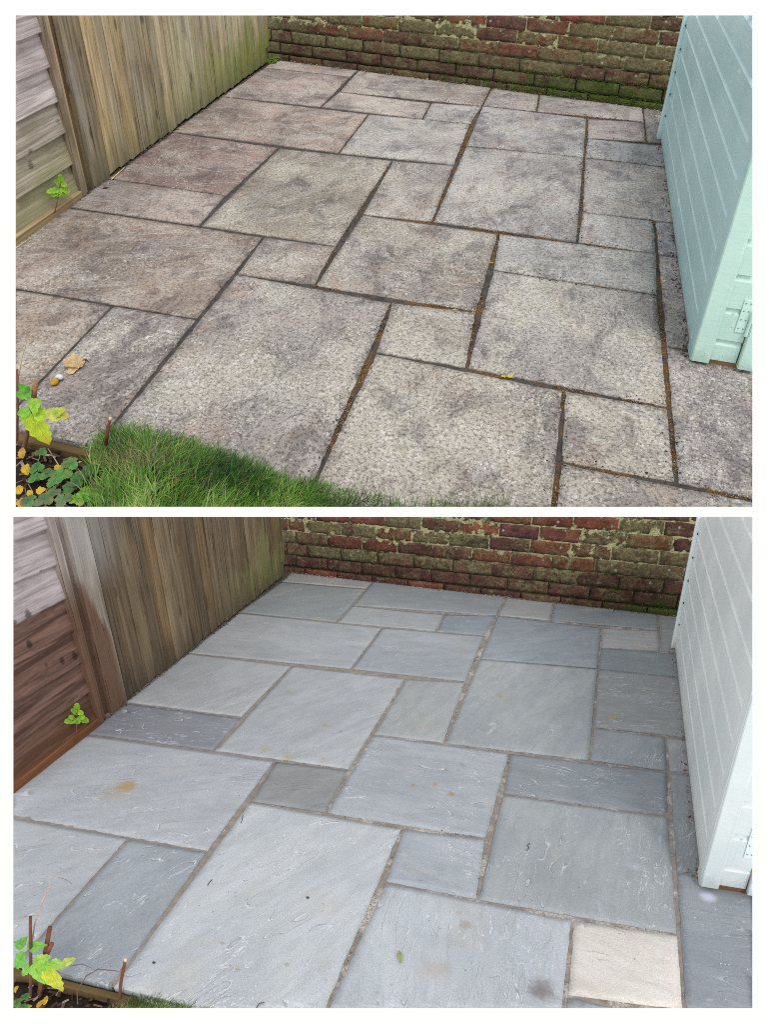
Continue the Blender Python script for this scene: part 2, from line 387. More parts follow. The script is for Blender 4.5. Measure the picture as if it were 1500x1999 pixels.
def mat_brick(s):
    k = SCALE[s]; nb = NB('old_brick'); lp = nb.lp; tx = nb.tx; x = nb.xyz(lp)
    base = nb.oi.outputs['Color']; amt = nb.oi.outputs['Alpha']
    n0 = nb.noise(tx, 14, 5, 0.65); n1 = nb.noise(tx, 70, 5, 0.7)
    c = nb.mix(nb.rng(n0, 0.3, 0.7), nb.mix(1, base, (0.55, 0.56, 0.58), 'MULTIPLY'), nb.mix(1, base, (1.2, 1.18, 1.14), 'MULTIPLY'))
    c = nb.mix(nb.M('MULTIPLY', nb.rng(n1, 0.35, 0.65), 0.65), c, nb.mix(1, c, (0.45, 0.46, 0.47), 'MULTIPLY'))
    L = nb.M('ADD', nb.M('MULTIPLY', nb.noise(tx, 15, 8, 0.78, 0.8), 1.0), nb.M('MULTIPLY', nb.M('SUBTRACT', amt, 0.5), 0.42))
    lcol = nb.ramp(nb.noise(tx, 48, 6, 0.8), [(0.3, (0.035, 0.036, 0.018)), (0.46, (0.125, 0.112, 0.055)), (0.58, (0.215, 0.195, 0.10)), (0.72, (0.36, 0.34, 0.22))])
    c = nb.mix(nb.M('MULTIPLY', nb.rng(L, 0.48, 0.60), 0.78), c, lcol)
    c = nb.mix(nb.M('MULTIPLY', nb.rng(nb.noise(tx, 55, 6, 0.8), 0.5, 0.62), 0.6), c, nb.mix(1, c, (0.42, 0.40, 0.38), 'MULTIPLY'))
    ws = nb.rng(nb.M('ADD', nb.vor(lp, 17), nb.M('MULTIPLY', nb.noise(lp, 70, 3), 0.16)), 0.14, 0.26, 1, 0)
    wa = nb.M('MULTIPLY', nb.rng(nb.noise(nb.vm(lp, (1, 1, 1), (2, 0, 6)), 3.4, 3, 0.6), 0.44, 0.54), nb.rng(x[2], 0.08, 0.22))
    c = nb.mix(nb.M('MULTIPLY', nb.M('MULTIPLY', ws, wa), 0.85), c, (0.40, 0.42, 0.37))
    ws2 = nb.rng(nb.vor(nb.vm(lp, (1, 1, 1), (1, 0, 3)), 48), 0.05, 0.2, 1, 0)
    c = nb.mix(nb.M('MULTIPLY', nb.M('MULTIPLY', ws2, nb.rng(nb.noise(lp, 9, 3), 0.52, 0.62)), 0.8), c, (0.36, 0.38, 0.30))
    # moss at the damp foot of the wall, thickest to the right
    mz = nb.rng(x[2], 0.0, 0.22 if s == 'A' else 0.15, 1, 0); mx = nb.rng(x[0], 1.2, 2.3) if s == 'A' else nb.rng(x[0], 1.85, 2.5, 0, 0.8)
    mm = nb.rng(nb.M('ADD', nb.M('MULTIPLY', nb.M('MULTIPLY', mz, mx), 0.55), nb.noise(lp, 11, 5, 0.65)), 0.66, 0.80)
    mc = nb.ramp(n1, [(0.3, (0.018, 0.032, 0.006)), (0.55, (0.055, 0.085, 0.012)), (0.8, (0.115, 0.15, 0.025))])
    c = nb.mix(nb.M('MULTIPLY', mm, 0.9), c, mc)
    if s == 'A':
        c = nb.mix(nb.M('MULTIPLY', nb.rng(x[2], 0.0, 0.16, 1, 0), nb.rng(n0, 0.35, 0.55, 0.1, 0.5)), c, (0.035, 0.040, 0.018))
        c = nb.mix(nb.M('MULTIPLY', nb.rng(nb.noise(lp, 9, 7, 0.75), 0.46, 0.6), 0.45), c, (0.13, 0.13, 0.06))
    nb.bump(nb.M('ADD', nb.M('MULTIPLY', n0, 1.4), nb.M('ADD', n1, nb.M('MULTIPLY', nb.vor(tx, 42), 0.4))), 0.0065*k, 0.9)
    return nb.done(c, 0.92, 0.2)

def mat_mortar(s):
    k = SCALE[s]; nb = NB('lime_mortar'); lp = nb.lp; x = nb.xyz(lp)
    n1 = nb.noise(lp, 20, 5, 0.7); n2 = nb.noise(lp, 120, 3, 0.7)
    hi = nb.M('ADD', x[2], nb.M('MULTIPLY', nb.M('SUBTRACT', nb.noise(lp, 4.5, 3), 0.5), 0.35))
    pale = nb.ramp(n2, [(0.3, (0.26, 0.25, 0.12)), (0.6, (0.46, 0.44, 0.25)), (0.85, (0.62, 0.59, 0.42))])
    dark = nb.ramp(n1, [(0.3, (0.012, 0.013, 0.008)), (0.7, (0.05, 0.058, 0.022))])
    c = nb.mix(nb.M('MULTIPLY', nb.rng(hi, 0.14, 0.30), nb.rng(n1, 0.38, 0.52, 0.15, 1.0)), dark, pale)
    nb.bump(nb.M('ADD', n1, n2), 0.008*k, 0.9)
    return nb.done(c, 0.95, 0.1)

def wood_nodes(nb, axis, tint):
    """grain running along axis (0 x, 1 y, 2 z) of the tx attribute"""
    mul = [26.0, 26.0, 26.0]; mul[axis] = 1.6
    v = nb.vm(nb.tx, tuple(mul))
    g = nb.noise(v, 1.0, 6, 0.62, 1.1); mul2 = [95.0, 95.0, 95.0]; mul2[axis] = 3.0
    f = nb.noise(nb.vm(nb.tx, tuple(mul2)), 1.0, 4, 0.6, 0.3)
    c = nb.mix(nb.rng(g, 0.32, 0.7), nb.mix(1, tint, (0.62, 0.58, 0.54), 'MULTIPLY'), nb.mix(1, tint, (1.18, 1.15, 1.10), 'MULTIPLY'))
    c = nb.mix(nb.M('MULTIPLY', nb.rng(f, 0.45, 0.68), 0.5), c, nb.mix(1, c, (0.55, 0.52, 0.50), 'MULTIPLY'))
    return c, g, f

def mat_wood_vert(s):
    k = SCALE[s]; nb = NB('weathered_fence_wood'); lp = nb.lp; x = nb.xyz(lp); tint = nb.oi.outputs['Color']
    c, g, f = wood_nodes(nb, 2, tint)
    n = nb.noise(nb.vm(lp, (3, 9, 2.2)), 1.0, 5, 0.65)
    st = nb.noise(nb.vm(nb.tx, (30, 30, 2.0), (5, 5, 0)), 1.0, 4, 0.6, 0.6)
    if s == 'A':
        c = nb.mix(nb.rng(st, 0.54, 0.68, 0, 0.6), c, (0.44, 0.31, 0.17))
        c = nb.mix(nb.rng(nb.noise(nb.vm(nb.tx, (22, 22, 1.4), (1, 7, 3)), 1.0, 4, 0.6), 0.54, 0.7, 0, 0.5), c, (0.36, 0.355, 0.35))
        gy = nb.rng(x[1], -1.3, 0.35, 0.1, 1.0)
        gm = nb.M('ADD', nb.M('MULTIPLY', nb.rng(x[2], 0.0, 0.5, 1, 0), 0.42), n)
        gm = nb.M('MULTIPLY', nb.rng(gm, 0.52, 0.86), gy)
        c = nb.mix(nb.M('MULTIPLY', gm, 0.9), c, nb.ramp(f, [(0.3, (0.12, 0.15, 0.03)), (0.7, (0.30, 0.34, 0.075))]))
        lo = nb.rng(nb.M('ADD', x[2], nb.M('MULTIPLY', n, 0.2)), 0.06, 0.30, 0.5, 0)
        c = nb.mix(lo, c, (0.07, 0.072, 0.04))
    else:
        c = nb.mix(nb.rng(st, 0.55, 0.70, 0, 0.5), c, (0.26, 0.18, 0.10))
        gy = nb.rng(x[1], -0.6, 0.3, 0.0, 1.0)
        gm = nb.M('MULTIPLY', nb.rng(nb.M('ADD', n, nb.M('MULTIPLY', nb.rng(x[2], 0.05, 0.45, 0.25, 0.0), 1)), 0.50, 0.72), gy)
        c = nb.mix(nb.M('MULTIPLY', gm, 0.75), c, (0.23, 0.235, 0.095))
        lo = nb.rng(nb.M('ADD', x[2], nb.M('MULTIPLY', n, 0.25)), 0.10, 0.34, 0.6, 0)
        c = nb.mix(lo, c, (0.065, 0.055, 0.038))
        # wet patch of timber beside the post, still dark from washing
        wl = nb.M('ADD', nb.M('ADD', x[2], nb.M('MULTIPLY', nb.M('SUBTRACT', nb.noise(nb.vm(lp, (9, 24, 4)), 1.0, 4), 0.5), 0.22)), nb.rng(x[1], -1.66, -1.40, -0.05, 0.60, smooth=False))
        dry = nb.rng(wl, 0.60, 0.68); wet = nb.mix(nb.M('MULTIPLY', f, 0.5), (0.115, 0.063, 0.038), (0.20, 0.12, 0.08))
        pm = nb.rng(x[1], -1.545, -1.50, 1.0, 0.0)
        c = nb.mix(nb.M('MULTIPLY', nb.M('MULTIPLY', pm, nb.M('SUBTRACT', 1.0, dry)), 0.93), c, wet)
        c = nb.mix(nb.M('MULTIPLY', nb.rng(x[1], -1.5, -1.2, 0.4, 0.0), nb.rng(x[2], 0.5, 0.75)), c, (0.46, 0.45, 0.45))
    kn = nb.rng(nb.vor(nb.vm(nb.tx, (8.5, 8.5, 3.2)), 1.0), 0.05, 0.13, 1, 0)
    c = nb.mix(nb.M('MULTIPLY', kn, 0.7), c, (0.06, 0.045, 0.035))
    bl = nb.rng(nb.noise(nb.vm(lp, (7, 13, 6), (4, 1, 9)), 1.0, 6, 0.72), 0.50, 0.66, 0, 0.45); c = nb.mix(bl, c, nb.mix(1, c, (0.55, 0.54, 0.5), 'MULTIPLY'))
    ck = nb.rng(nb.noise(nb.vm(nb.tx, (110, 110, 1.6), (2, 3, 5)), 1.0, 2, 0.5), 0.66, 0.70, 0, 0.8); c = nb.mix(ck, c, (0.03, 0.026, 0.02))
    nb.bump(nb.M('ADD', g, nb.M('SUBTRACT', nb.M('MULTIPLY', f, 0.8), ck)), 0.005*k, 0.9)
    return nb.done(c, 0.85, 0.2)

def mat_wood_horiz(s):
    k = SCALE[s]; nb = NB('waney_board_wood'); lp = nb.lp; x = nb.xyz(lp); tint = nb.oi.outputs['Color']
    c, g, f = wood_nodes(nb, 1, tint)
    kv = nb.vor(nb.vm(nb.tx, (6, 8, 7)), 1.0)
    kn = nb.rng(nb.M('ADD', kv, nb.M('MULTIPLY', g, 0.22)), 0.17, 0.28, 1, 0)
    rings = nb.M('MULTIPLY', nb.rng(nb.M('SINE', nb.M('ADD', nb.M('MULTIPLY', kv, 60.0), nb.M('MULTIPLY', g, 26.0))), 0.1, 1.0), nb.rng(kv, 0.15, 0.5, 0.18, 0.0))
    c = nb.mix(rings, c, nb.mix(1, c, (0.5, 0.46, 0.46), 'MULTIPLY'))
    c = nb.mix(nb.rng(nb.noise(nb.vm(lp, (5, 5, 5)), 1.0, 4, 0.6), 0.45, 0.65, 0, 0.5), c, nb.mix(1, c, (0.72, 0.68, 0.70), 'MULTIPLY'))
    c = nb.mix(nb.M('MULTIPLY', kn, 0.75), c, (0.055, 0.042, 0.042))
    if s == 'A':
        gm = nb.rng(nb.M('ADD', nb.rng(x[2], 0.0, 0.42, 0.4, 0), nb.noise(nb.vm(lp, (4, 4, 8)), 1.0, 4)), 0.52, 0.85)
        c = nb.mix(nb.M('MULTIPLY', gm, 0.65), c, (0.25, 0.245, 0.12))
    else:
        wl = nb.M('ADD', x[2], nb.M('MULTIPLY', nb.M('SUBTRACT', nb.noise(nb.vm(lp, (6, 7, 5)), 1.0, 4), 0.5), 0.05))
        wet = nb.rng(wl, 0.575, 0.60, 1, 0)
        wc = nb.mix(nb.rng(g, 0.35, 0.7), (0.070, 0.035, 0.024), (0.22, 0.128, 0.098))
        wc = nb.mix(nb.rng(x[2], 0.0, 0.22, 0.45, 0), wc, (0.13, 0.058, 0.02))
        wc = nb.mix(nb.M('MULTIPLY', kn, 0.8), wc, (0.018, 0.01, 0.008))
        wc = nb.mix(nb.M('MULTIPLY', rings, 0.9), wc, (0.05, 0.022, 0.015))
        c = nb.mix(wet, c, wc)
    nb.bump(nb.M('ADD', nb.M('ADD', g, nb.M('MULTIPLY', f, 0.6)), nb.M('MULTIPLY', kn, -0.8)), 0.006*k, 1.0)
    return nb.done(c, 0.8 if s == 'A' else 0.62, 0.25)

def mat_wood_plain(s):
    k = SCALE[s]; nb = NB('rough_sawn_wood'); c, g, f = wood_nodes(nb, 1, nb.oi.outputs['Color'])
    nb.bump(nb.M('ADD', g, f), 0.004*k, 0.8); return nb.done(c, 0.88, 0.2)

def mat_wood_x(s):
    k = SCALE[s]; nb = NB('bearer_wood'); c, g, f = wood_nodes(nb, 0, nb.oi.outputs['Color'])
    nb.bump(nb.M('ADD', g, f), 0.004*k, 0.8); return nb.done(c, 0.88, 0.2)

def mat_paint(s):
    k = SCALE[s]; nb = NB('painted_timber'); lp = nb.lp; tint = nb.oi.outputs['Color']
    n = nb.noise(lp, 3.5, 5, 0.6); f = nb.noise(nb.vm(lp, (30, 9, 80)), 1.0, 4, 0.6); o = nb.noise(lp, 150, 3, 0.6)
    c = nb.mix(nb.rng(n, 0.3, 0.7), nb.mix(1, tint, (0.90, 0.92, 0.93), 'MULTIPLY'), nb.mix(1, tint, (1.05, 1.04, 1.03), 'MULTIPLY'))
    c = nb.mix(nb.M('MULTIPLY', nb.rng(f, 0.55, 0.75), 0.22), c, (0.70, 0.76, 0.76))
    ch = nb.rng(nb.vor(nb.vm(lp, (1, 1, 1)), 26), 0.02, 0.07, 1, 0)
    c = nb.mix(nb.M('MULTIPLY', ch, nb.rng(nb.noise(lp, 6, 3), 0.57, 0.64, 0, 0.85)), c, (0.06, 0.07, 0.07))
    sc = nb.noise(nb.vm(lp, (40, 12, 5), (0, 3, 0)), 1.0, 3, 0.5, 1.5)
    c = nb.mix(nb.rng(sc, 0.70, 0.76, 0, 0.5), c, (0.78, 0.84, 0.84))
    x = nb.xyz(lp)
    mud = nb.rng(nb.M('ADD', x[2], nb.M('MULTIPLY', nb.noise(lp, 30, 5, 0.75), 0.16)), 0.07, 0.15, 0.55, 0)
    c = nb.mix(mud, c, nb.mix(1, c, (0.55, 0.52, 0.46), 'MULTIPLY'))
    st = nb.noise(nb.vm(lp, (60, 60, 3)), 1.0, 4, 0.6); c = nb.mix(nb.rng(st, 0.55, 0.72, 0, 0.16), c, nb.mix(1, c, (0.6, 0.62, 0.60), 'MULTIPLY'))
    if s == 'B':
        c = nb.mix(nb.rng(nb.vor(nb.vm(lp, (1, 1, 1), (2, 1, 4)), 90), 0.03, 0.14, 0.35, 0), c, (0.86, 0.90, 0.91))
    nb.bump(nb.M('ADD', f, nb.M('MULTIPLY', o, 0.25 if s == 'A' else 0.7)), 0.0012*k, 0.8)
    return nb.done(c, 0.45, 0.45)

def mat_simple(name, s, rough=0.8, bs=90, bd=0.002, var=0.35, spec=0.3):
    nb = NB(name); c0 = nb.oi.outputs['Color']; n = nb.noise(nb.lp, bs, 4, 0.65); n2 = nb.noise(nb.lp, bs*0.22, 4, 0.6)
    c = nb.mix(nb.rng(nb.M('ADD', nb.M('MULTIPLY', n, 0.5), nb.M('MULTIPLY', n2, 0.5)), 0.3, 0.7), nb.mix(1, c0, (1-var,)*3, 'MULTIPLY'), nb.mix(1, c0, (1+var*0.5,)*3, 'MULTIPLY'))
    nb.bump(n, bd*SCALE[s], 0.8); return nb.done(c, rough, spec)

def mat_leaf(s):
    nb = NB('leaf_tissue'); c0 = nb.oi.outputs['Color']; tx = nb.tx; x = nb.xyz(tx)   # tx: (across, along, yellowing)
    n = nb.noise(nb.lp, 55, 4, 0.6)
    v = nb.M('FRACT', nb.M('SUBTRACT', nb.M('MULTIPLY', x[1], 7.0), nb.M('MULTIPLY', nb.M('ABSOLUTE', x[0]), 5.0)))
    vein = nb.M('MAXIMUM', nb.rng(v, 0.0, 0.16, 1, 0), nb.rng(nb.M('ABSOLUTE', x[0]), 0.0, 0.05, 1, 0))
    c = nb.mix(nb.rng(n, 0.35, 0.65), nb.mix(1, c0, (0.74, 0.80, 0.75), 'MULTIPLY'), nb.mix(1, c0, (1.15, 1.10, 1.0), 'MULTIPLY'))
    c = nb.mix(nb.M('MULTIPLY', vein, 0.6), c, nb.mix(1, c0, (0.60, 0.66, 0.5), 'MULTIPLY'))
    c = nb.mix(nb.M('MULTIPLY', nb.rng(nb.M('ADD', x[1], nb.M('MULTIPLY', n, 0.7)), 0.95, 1.35), x[2]), c, (0.62, 0.52, 0.03))
    nb.bump(nb.M('MULTIPLY', vein, -1.0), 0.0012*SCALE[s], 0.8)
    m = nb.done(c, 0.5, 0.35)
    tr = nb.N('ShaderNodeBsdfTranslucent'); nb.put(tr.inputs[0], c); mx = nb.N('ShaderNodeMixShader'); mx.inputs[0].default_value = 0.3
    nb.L(nb.b.outputs[0], mx.inputs[1]); nb.L(tr.outputs[0], mx.inputs[2]); nb.L(mx.outputs[0], nb.out.inputs[0])
    return m

def mat_grass(s):
    nb = NB('grass_blades'); x = nb.xyz(nb.tx)      # tx: (random, height fraction, dryness)
    c = nb.ramp(x[0], [(0.0, (0.012, 0.06, 0.006)), (0.4, (0.075, 0.20, 0.014)), (0.75, (0.14, 0.31, 0.026)), (1.0, (0.36, 0.48, 0.15))])
    c = nb.mix(x[2], c, nb.ramp(x[0], [(0.0, (0.16, 0.12, 0.055)), (1.0, (0.42, 0.34, 0.18))]))
    c = nb.mix(nb.rng(x[1], 0.0, 0.5, 0.35, 0), c, (0.30, 0.30, 0.14))
    m = nb.done(c, 0.55, 0.3)
    tr = nb.N('ShaderNodeBsdfTranslucent'); nb.put(tr.inputs[0], c); mx = nb.N('ShaderNodeMixShader'); mx.inputs[0].default_value = 0.3
    nb.L(nb.b.outputs[0], mx.inputs[1]); nb.L(tr.outputs[0], mx.inputs[2]); nb.L(mx.outputs[0], nb.out.inputs[0])
    return m

def mat_bits(name, stops, rough=0.9):
    nb = NB(name); x = nb.xyz(nb.tx); return nb.done(nb.ramp(x[0], stops), rough, 0.15)

def mat_soil(s):
    nb = NB('bark_mulch_soil'); n1 = nb.noise(nb.lp, 30, 6, 0.75); n2 = nb.noise(nb.lp, 120, 4, 0.7)
    c = nb.ramp(n1, [(0.3, (0.012, 0.009, 0.007)), (0.55, (0.045, 0.030, 0.022)), (0.8, (0.10, 0.065, 0.045))])
    nb.bump(nb.M('ADD', n1, n2), 0.012*SCALE[s], 1.0); return nb.done(c, 0.95, 0.1)

# ------------------------------------------------------------------ measured paving joints (grid of 305 mm modules: u along the wall, k towards the camera)
APX = {(0,-1):(520,132), (0,1):(437,188), (0,3):(342,257), (0,5):(217,348), (0,6):(137,404), (2,-1):(685,149), (2,0):(662,178), (2,1):(626,208), (2,3):(545,287), (2,5):(442,381), (2,6):(389,440), (3,1):(720,222), (3,3):(661,298), (3,6):(515,461), (3,7):(462,534), (3,8):(385,622), (4,0):(842,200), (4,1):(825,232), (4,3):(767,312), (4,5):(707,418), (4,6):(657,480), (4,7):(614,557), (5,0):(942,206), (5,1):(920,241), (5,2):(910,284), (5,3):(888,321), (5,5):(845,432), (5,7):(765,589), (5,8):(733,687), (6,0):(1048,217), (6,5):(975,455), (6,6):(962,526), (6,7):(932,607), (6,8):(912,718), (7,0):(1147,230), (7,1):(1147,269), (7,2):(1142,306), (7,4):(1137,412), (7,5):(1128,472), (7,8):(1102,760), (7,9):(1094,901), (8,0):(1260,237), (8,1):(1263,276), (8,4):(1279,430), (8,5):(1285,495), (8,6):(1286,575), (8,7):(1300,675), (8,8):(1307,795), (8,9):(1322,942)}
BPX = {(0,-1):(555,1136), (0,1):(470,1196), (0,3):(372,1275), (0,5):(252,1372), (0,6):(175,1434), (2,-1):(715,1149), (2,0):(687,1182), (2,1):(657,1215), (2,3):(570,1299), (2,5):(472,1400), (2,6):(417,1466), (3,1):(747,1225), (3,3):(685,1306), (3,6):(537,1485), (3,7):(487,1565), (3,8):(405,1662), (4,0):(868,1199), (4,1):(851,1232), (4,3):(792,1324), (4,6):(681,1502), (4,7):(635,1587), (5,0):(970,1201), (5,1):(947,1241), (5,2):(936,1286), (5,3):(910,1331), (5,5):(867,1451), (5,7):(786,1617), (5,8):(752,1722), (6,0):(1075,1211), (6,5):(996,1470), (6,6):(982,1549), (6,7):(950,1637), (6,8):(932,1757), (7,0):(1176,1225), (7,1):(1174,1264), (7,2):(1169,1306), (7,4):(1160,1420), (7,5):(1152,1485), (7,8):(1119,1795), (7,9):(1107,1944), (8,0):(1286,1230), (8,1):(1292,1271), (8,4):(1301,1439), (8,5):(1307,1506), (8,6):(1307,1594), (8,7):(1321,1700), (8,8):(1326,1825), (8,9):(1337,1973)}

PXT = {'A': APX, 'B': BPX}
STAINS = []
for (px, py, r, col, a) in [(246, 1535, 0.055, (0.36, 0.21, 0.05), 0.75), (225, 1548, 0.10, (0.34, 0.27, 0.16), 0.35), (1058, 1936, 0.055, (0.13, 0.09, 0.085), 0.7),
                            (908, 1806, 0.03, (0.27, 0.24, 0.19), 0.6), (850, 1895, 0.07, (0.36, 0.31, 0.25), 0.45), (560, 1478, 0.03, (0.33, 0.27, 0.12), 0.7),
                            (520, 1462, 0.04, (0.33, 0.28, 0.15), 0.5), (635, 1415, 0.02, (0.33, 0.25, 0.10), 0.8), (665, 1427, 0.012, (0.33, 0.25, 0.10), 0.9),
                            (560, 1350, 0.022, (0.33, 0.26, 0.12), 0.7), (978, 1360, 0.022, (0.32, 0.25, 0.10), 0.8), (1195, 1400, 0.035, (0.30, 0.24, 0.12), 0.7),
                            (882, 1550, 0.022, (0.33, 0.2, 0.08), 0.8), (850, 1530, 0.02, (0.33, 0.2, 0.08), 0.8), (807, 1532, 0.013, (0.30, 0.2, 0.10), 0.8),
                            (620, 1770, 0.10, (0.50, 0.47, 0.42), 0.25), (1050, 1302, 0.02, (0.30, 0.26, 0.12), 0.8), (1383, 1752, 0.035, (0.52, 0.55, 0.68), 0.8),
                            (1243, 1692, 0.03, (0.48, 0.52, 0.60), 0.3), (900, 1270, 0.05, (0.28, 0.27, 0.25), 0.5)]:
    q = at('B', px, py); STAINS.append((float(q[0]), float(q[1]), r, col, a))

def wall_y(x): return 0.556-0.112*x

def ext(s, p, q, axis, val):
    a, b = at(s, *p), at(s, *q); t = (val-a[axis])/(b[axis]-a[axis]); return (a+t*(b-a))[:2]

def corner(s, u, k):
    if k == 'w':
        x = 0.305*u; return np.array([x, wall_y(x)-(0.016 if s == 'A' else 0.012)])
    if (u, k) in PXT[s]: return at(s, *PXT[s][(u, k)])[:2]
    if u == 'v':
        if k == 8: return at(s, *((220, 595) if s == 'A' else (250, 1636)))[:2]
        return ext(s, *(((220, 595), (75, 745)) if s == 'A' else ((250, 1636), (80, 1827))), 1, -3.05)
    if (u, k) == (3, 10): return ext(s, *(((385, 622), (210, 840)) if s == 'A' else ((405, 1662), (215, 1930))), 1, -3.05)
    if (u, k) == (5, 10): return ext(s, *(((733, 687), (612, 945)) if s == 'A' else ((752, 1722), (640, 1967))), 1, -3.05)
    if (u, k) == (0, 8): return ext(s, *(((220, 595), (30, 562)) if s == 'A' else ((250, 1636), (26, 1595))), 0, 0.0)
    return np.array([0.305*u, -0.305*k])

SLABS = [(0, 'w', 2, -1), (0, -1, 2, 1), (2, 'w', 5, 0), (2, 0, 4, 1), (4, 0, 5, 1), (0, 1, 3, 3), (3, 1, 5, 3), (0, 3, 2, 5), (0, 5, 2, 6), (2, 3, 4, 6),
         (4, 3, 5, 5), (0, 6, 3, 8), (3, 6, 4, 7), (4, 5, 6, 7), (3, 7, 5, 10), (5, 7, 6, 8), (5, 8, 7, 10), (5, 'w', 6, 0), (6, 'w', 8, 0), (8, 'w', 9, 1),
         (5, 0, 7, 2), (7, 0, 8, 1), (5, 2, 7, 5), (7, 1, 9, 2), (7, 2, 9, 4), (7, 4, 8, 5), (8, 4, 9, 5), (6, 5, 8, 6), (6, 6, 8, 8), (8, 5, 9, 7),
         (7, 8, 8, 9), (8, 7, 10, 9), (7, 9, 10, 11), ('v', 8, 3, 10), (0, 8, 'v', 10)]
# per slab: colour (sRGB), bedding direction (degrees), lichen crust (old) or riven edges (new)
LOOK = {'A': [((166, 154, 148), 5, .1), ((162, 148, 143), -5, .1), ((160, 152, 146), 3, .25), ((166, 156, 149), 0, .25), ((172, 170, 168), -8, .25), ((160, 144, 134), 4, .15),
              ((163, 161, 157), 20, .3), ((150, 130, 124), 6, .1), ((158, 146, 141), 12, .1), ((152, 145, 133), 50, .3), ((164, 158, 152), 70, .4), ((157, 143, 132), 20, .15),
              ((156, 146, 138), 10, .2), ((156, 149, 141), 0, .6), ((156, 149, 144), 62, .55), ((164, 159, 150), 10, .8), ((158, 150, 142), 85, 1.0), ((164, 158, 154), 5, .3),
              ((160, 154, 152), 0, .3), ((128, 128, 120), 80, .2), ((164, 163, 163), 35, .35), ((160, 150, 148), 0, .4), ((163, 161, 159), 70, .4), ((152, 155, 158), 5, .3),
              ((160, 157, 155), -5, .35), ((166, 166, 166), 80, .4), ((164, 164, 168), 80, .3), ((158, 158, 157), 8, .45), ((161, 157, 154), 88, .65), ((140, 138, 134), 80, .5),
              ((166, 160, 151), 10, .75), ((156, 150, 150), 85, .7), ((158, 152, 146), 15, .75), ((142, 134, 130), 60, .4), ((156, 141, 129), 30, .25)],
        'B': [((150, 153, 152), 5, .2), ((126, 136, 140), 30, .3), ((128, 138, 145), 5, .2), ((150, 156, 157), 5, .3), ((116, 130, 143), 15, .4), ((156, 161, 167), 3, .4),
              ((144, 153, 161), 10, .4), ((158, 162, 169), 60, .4), ((116, 121, 134), 15, .9), ((160, 166, 172), 55, .25), ((150, 155, 157), 78, .3), ((163, 170, 180), 25, .7),
              ((126, 127, 130), 30, .05), ((154, 163, 173), -2, .9), ((183, 191, 199), 62, 1.0), ((154, 165, 177), -12, 1.0), ((182, 191, 201), 100, .9), ((146, 150, 149), 10, .3),
              ((126, 137, 144), 10, .2), ((133, 137, 136), 0, .3), ((127, 140, 150), 30, .2), ((152, 152, 152), 0, .5), ((147, 155, 158), 75, .35), ((110, 125, 132), 5, .35),
              ((130, 134, 134), 3, .7), ((134, 145, 152), 80, .8), ((142, 143, 147), 80, .8), ((120, 131, 139), -8, 1.0), ((148, 157, 161), 86, .8), ((126, 132, 138), 80, .6),
              ((204, 199, 193), -14, .7), ((128, 139, 150), 5, .4), ((150, 159, 168), 10, .5), ((138, 149, 161), 66, .9), ((162, 169, 177), 40, .7)]}

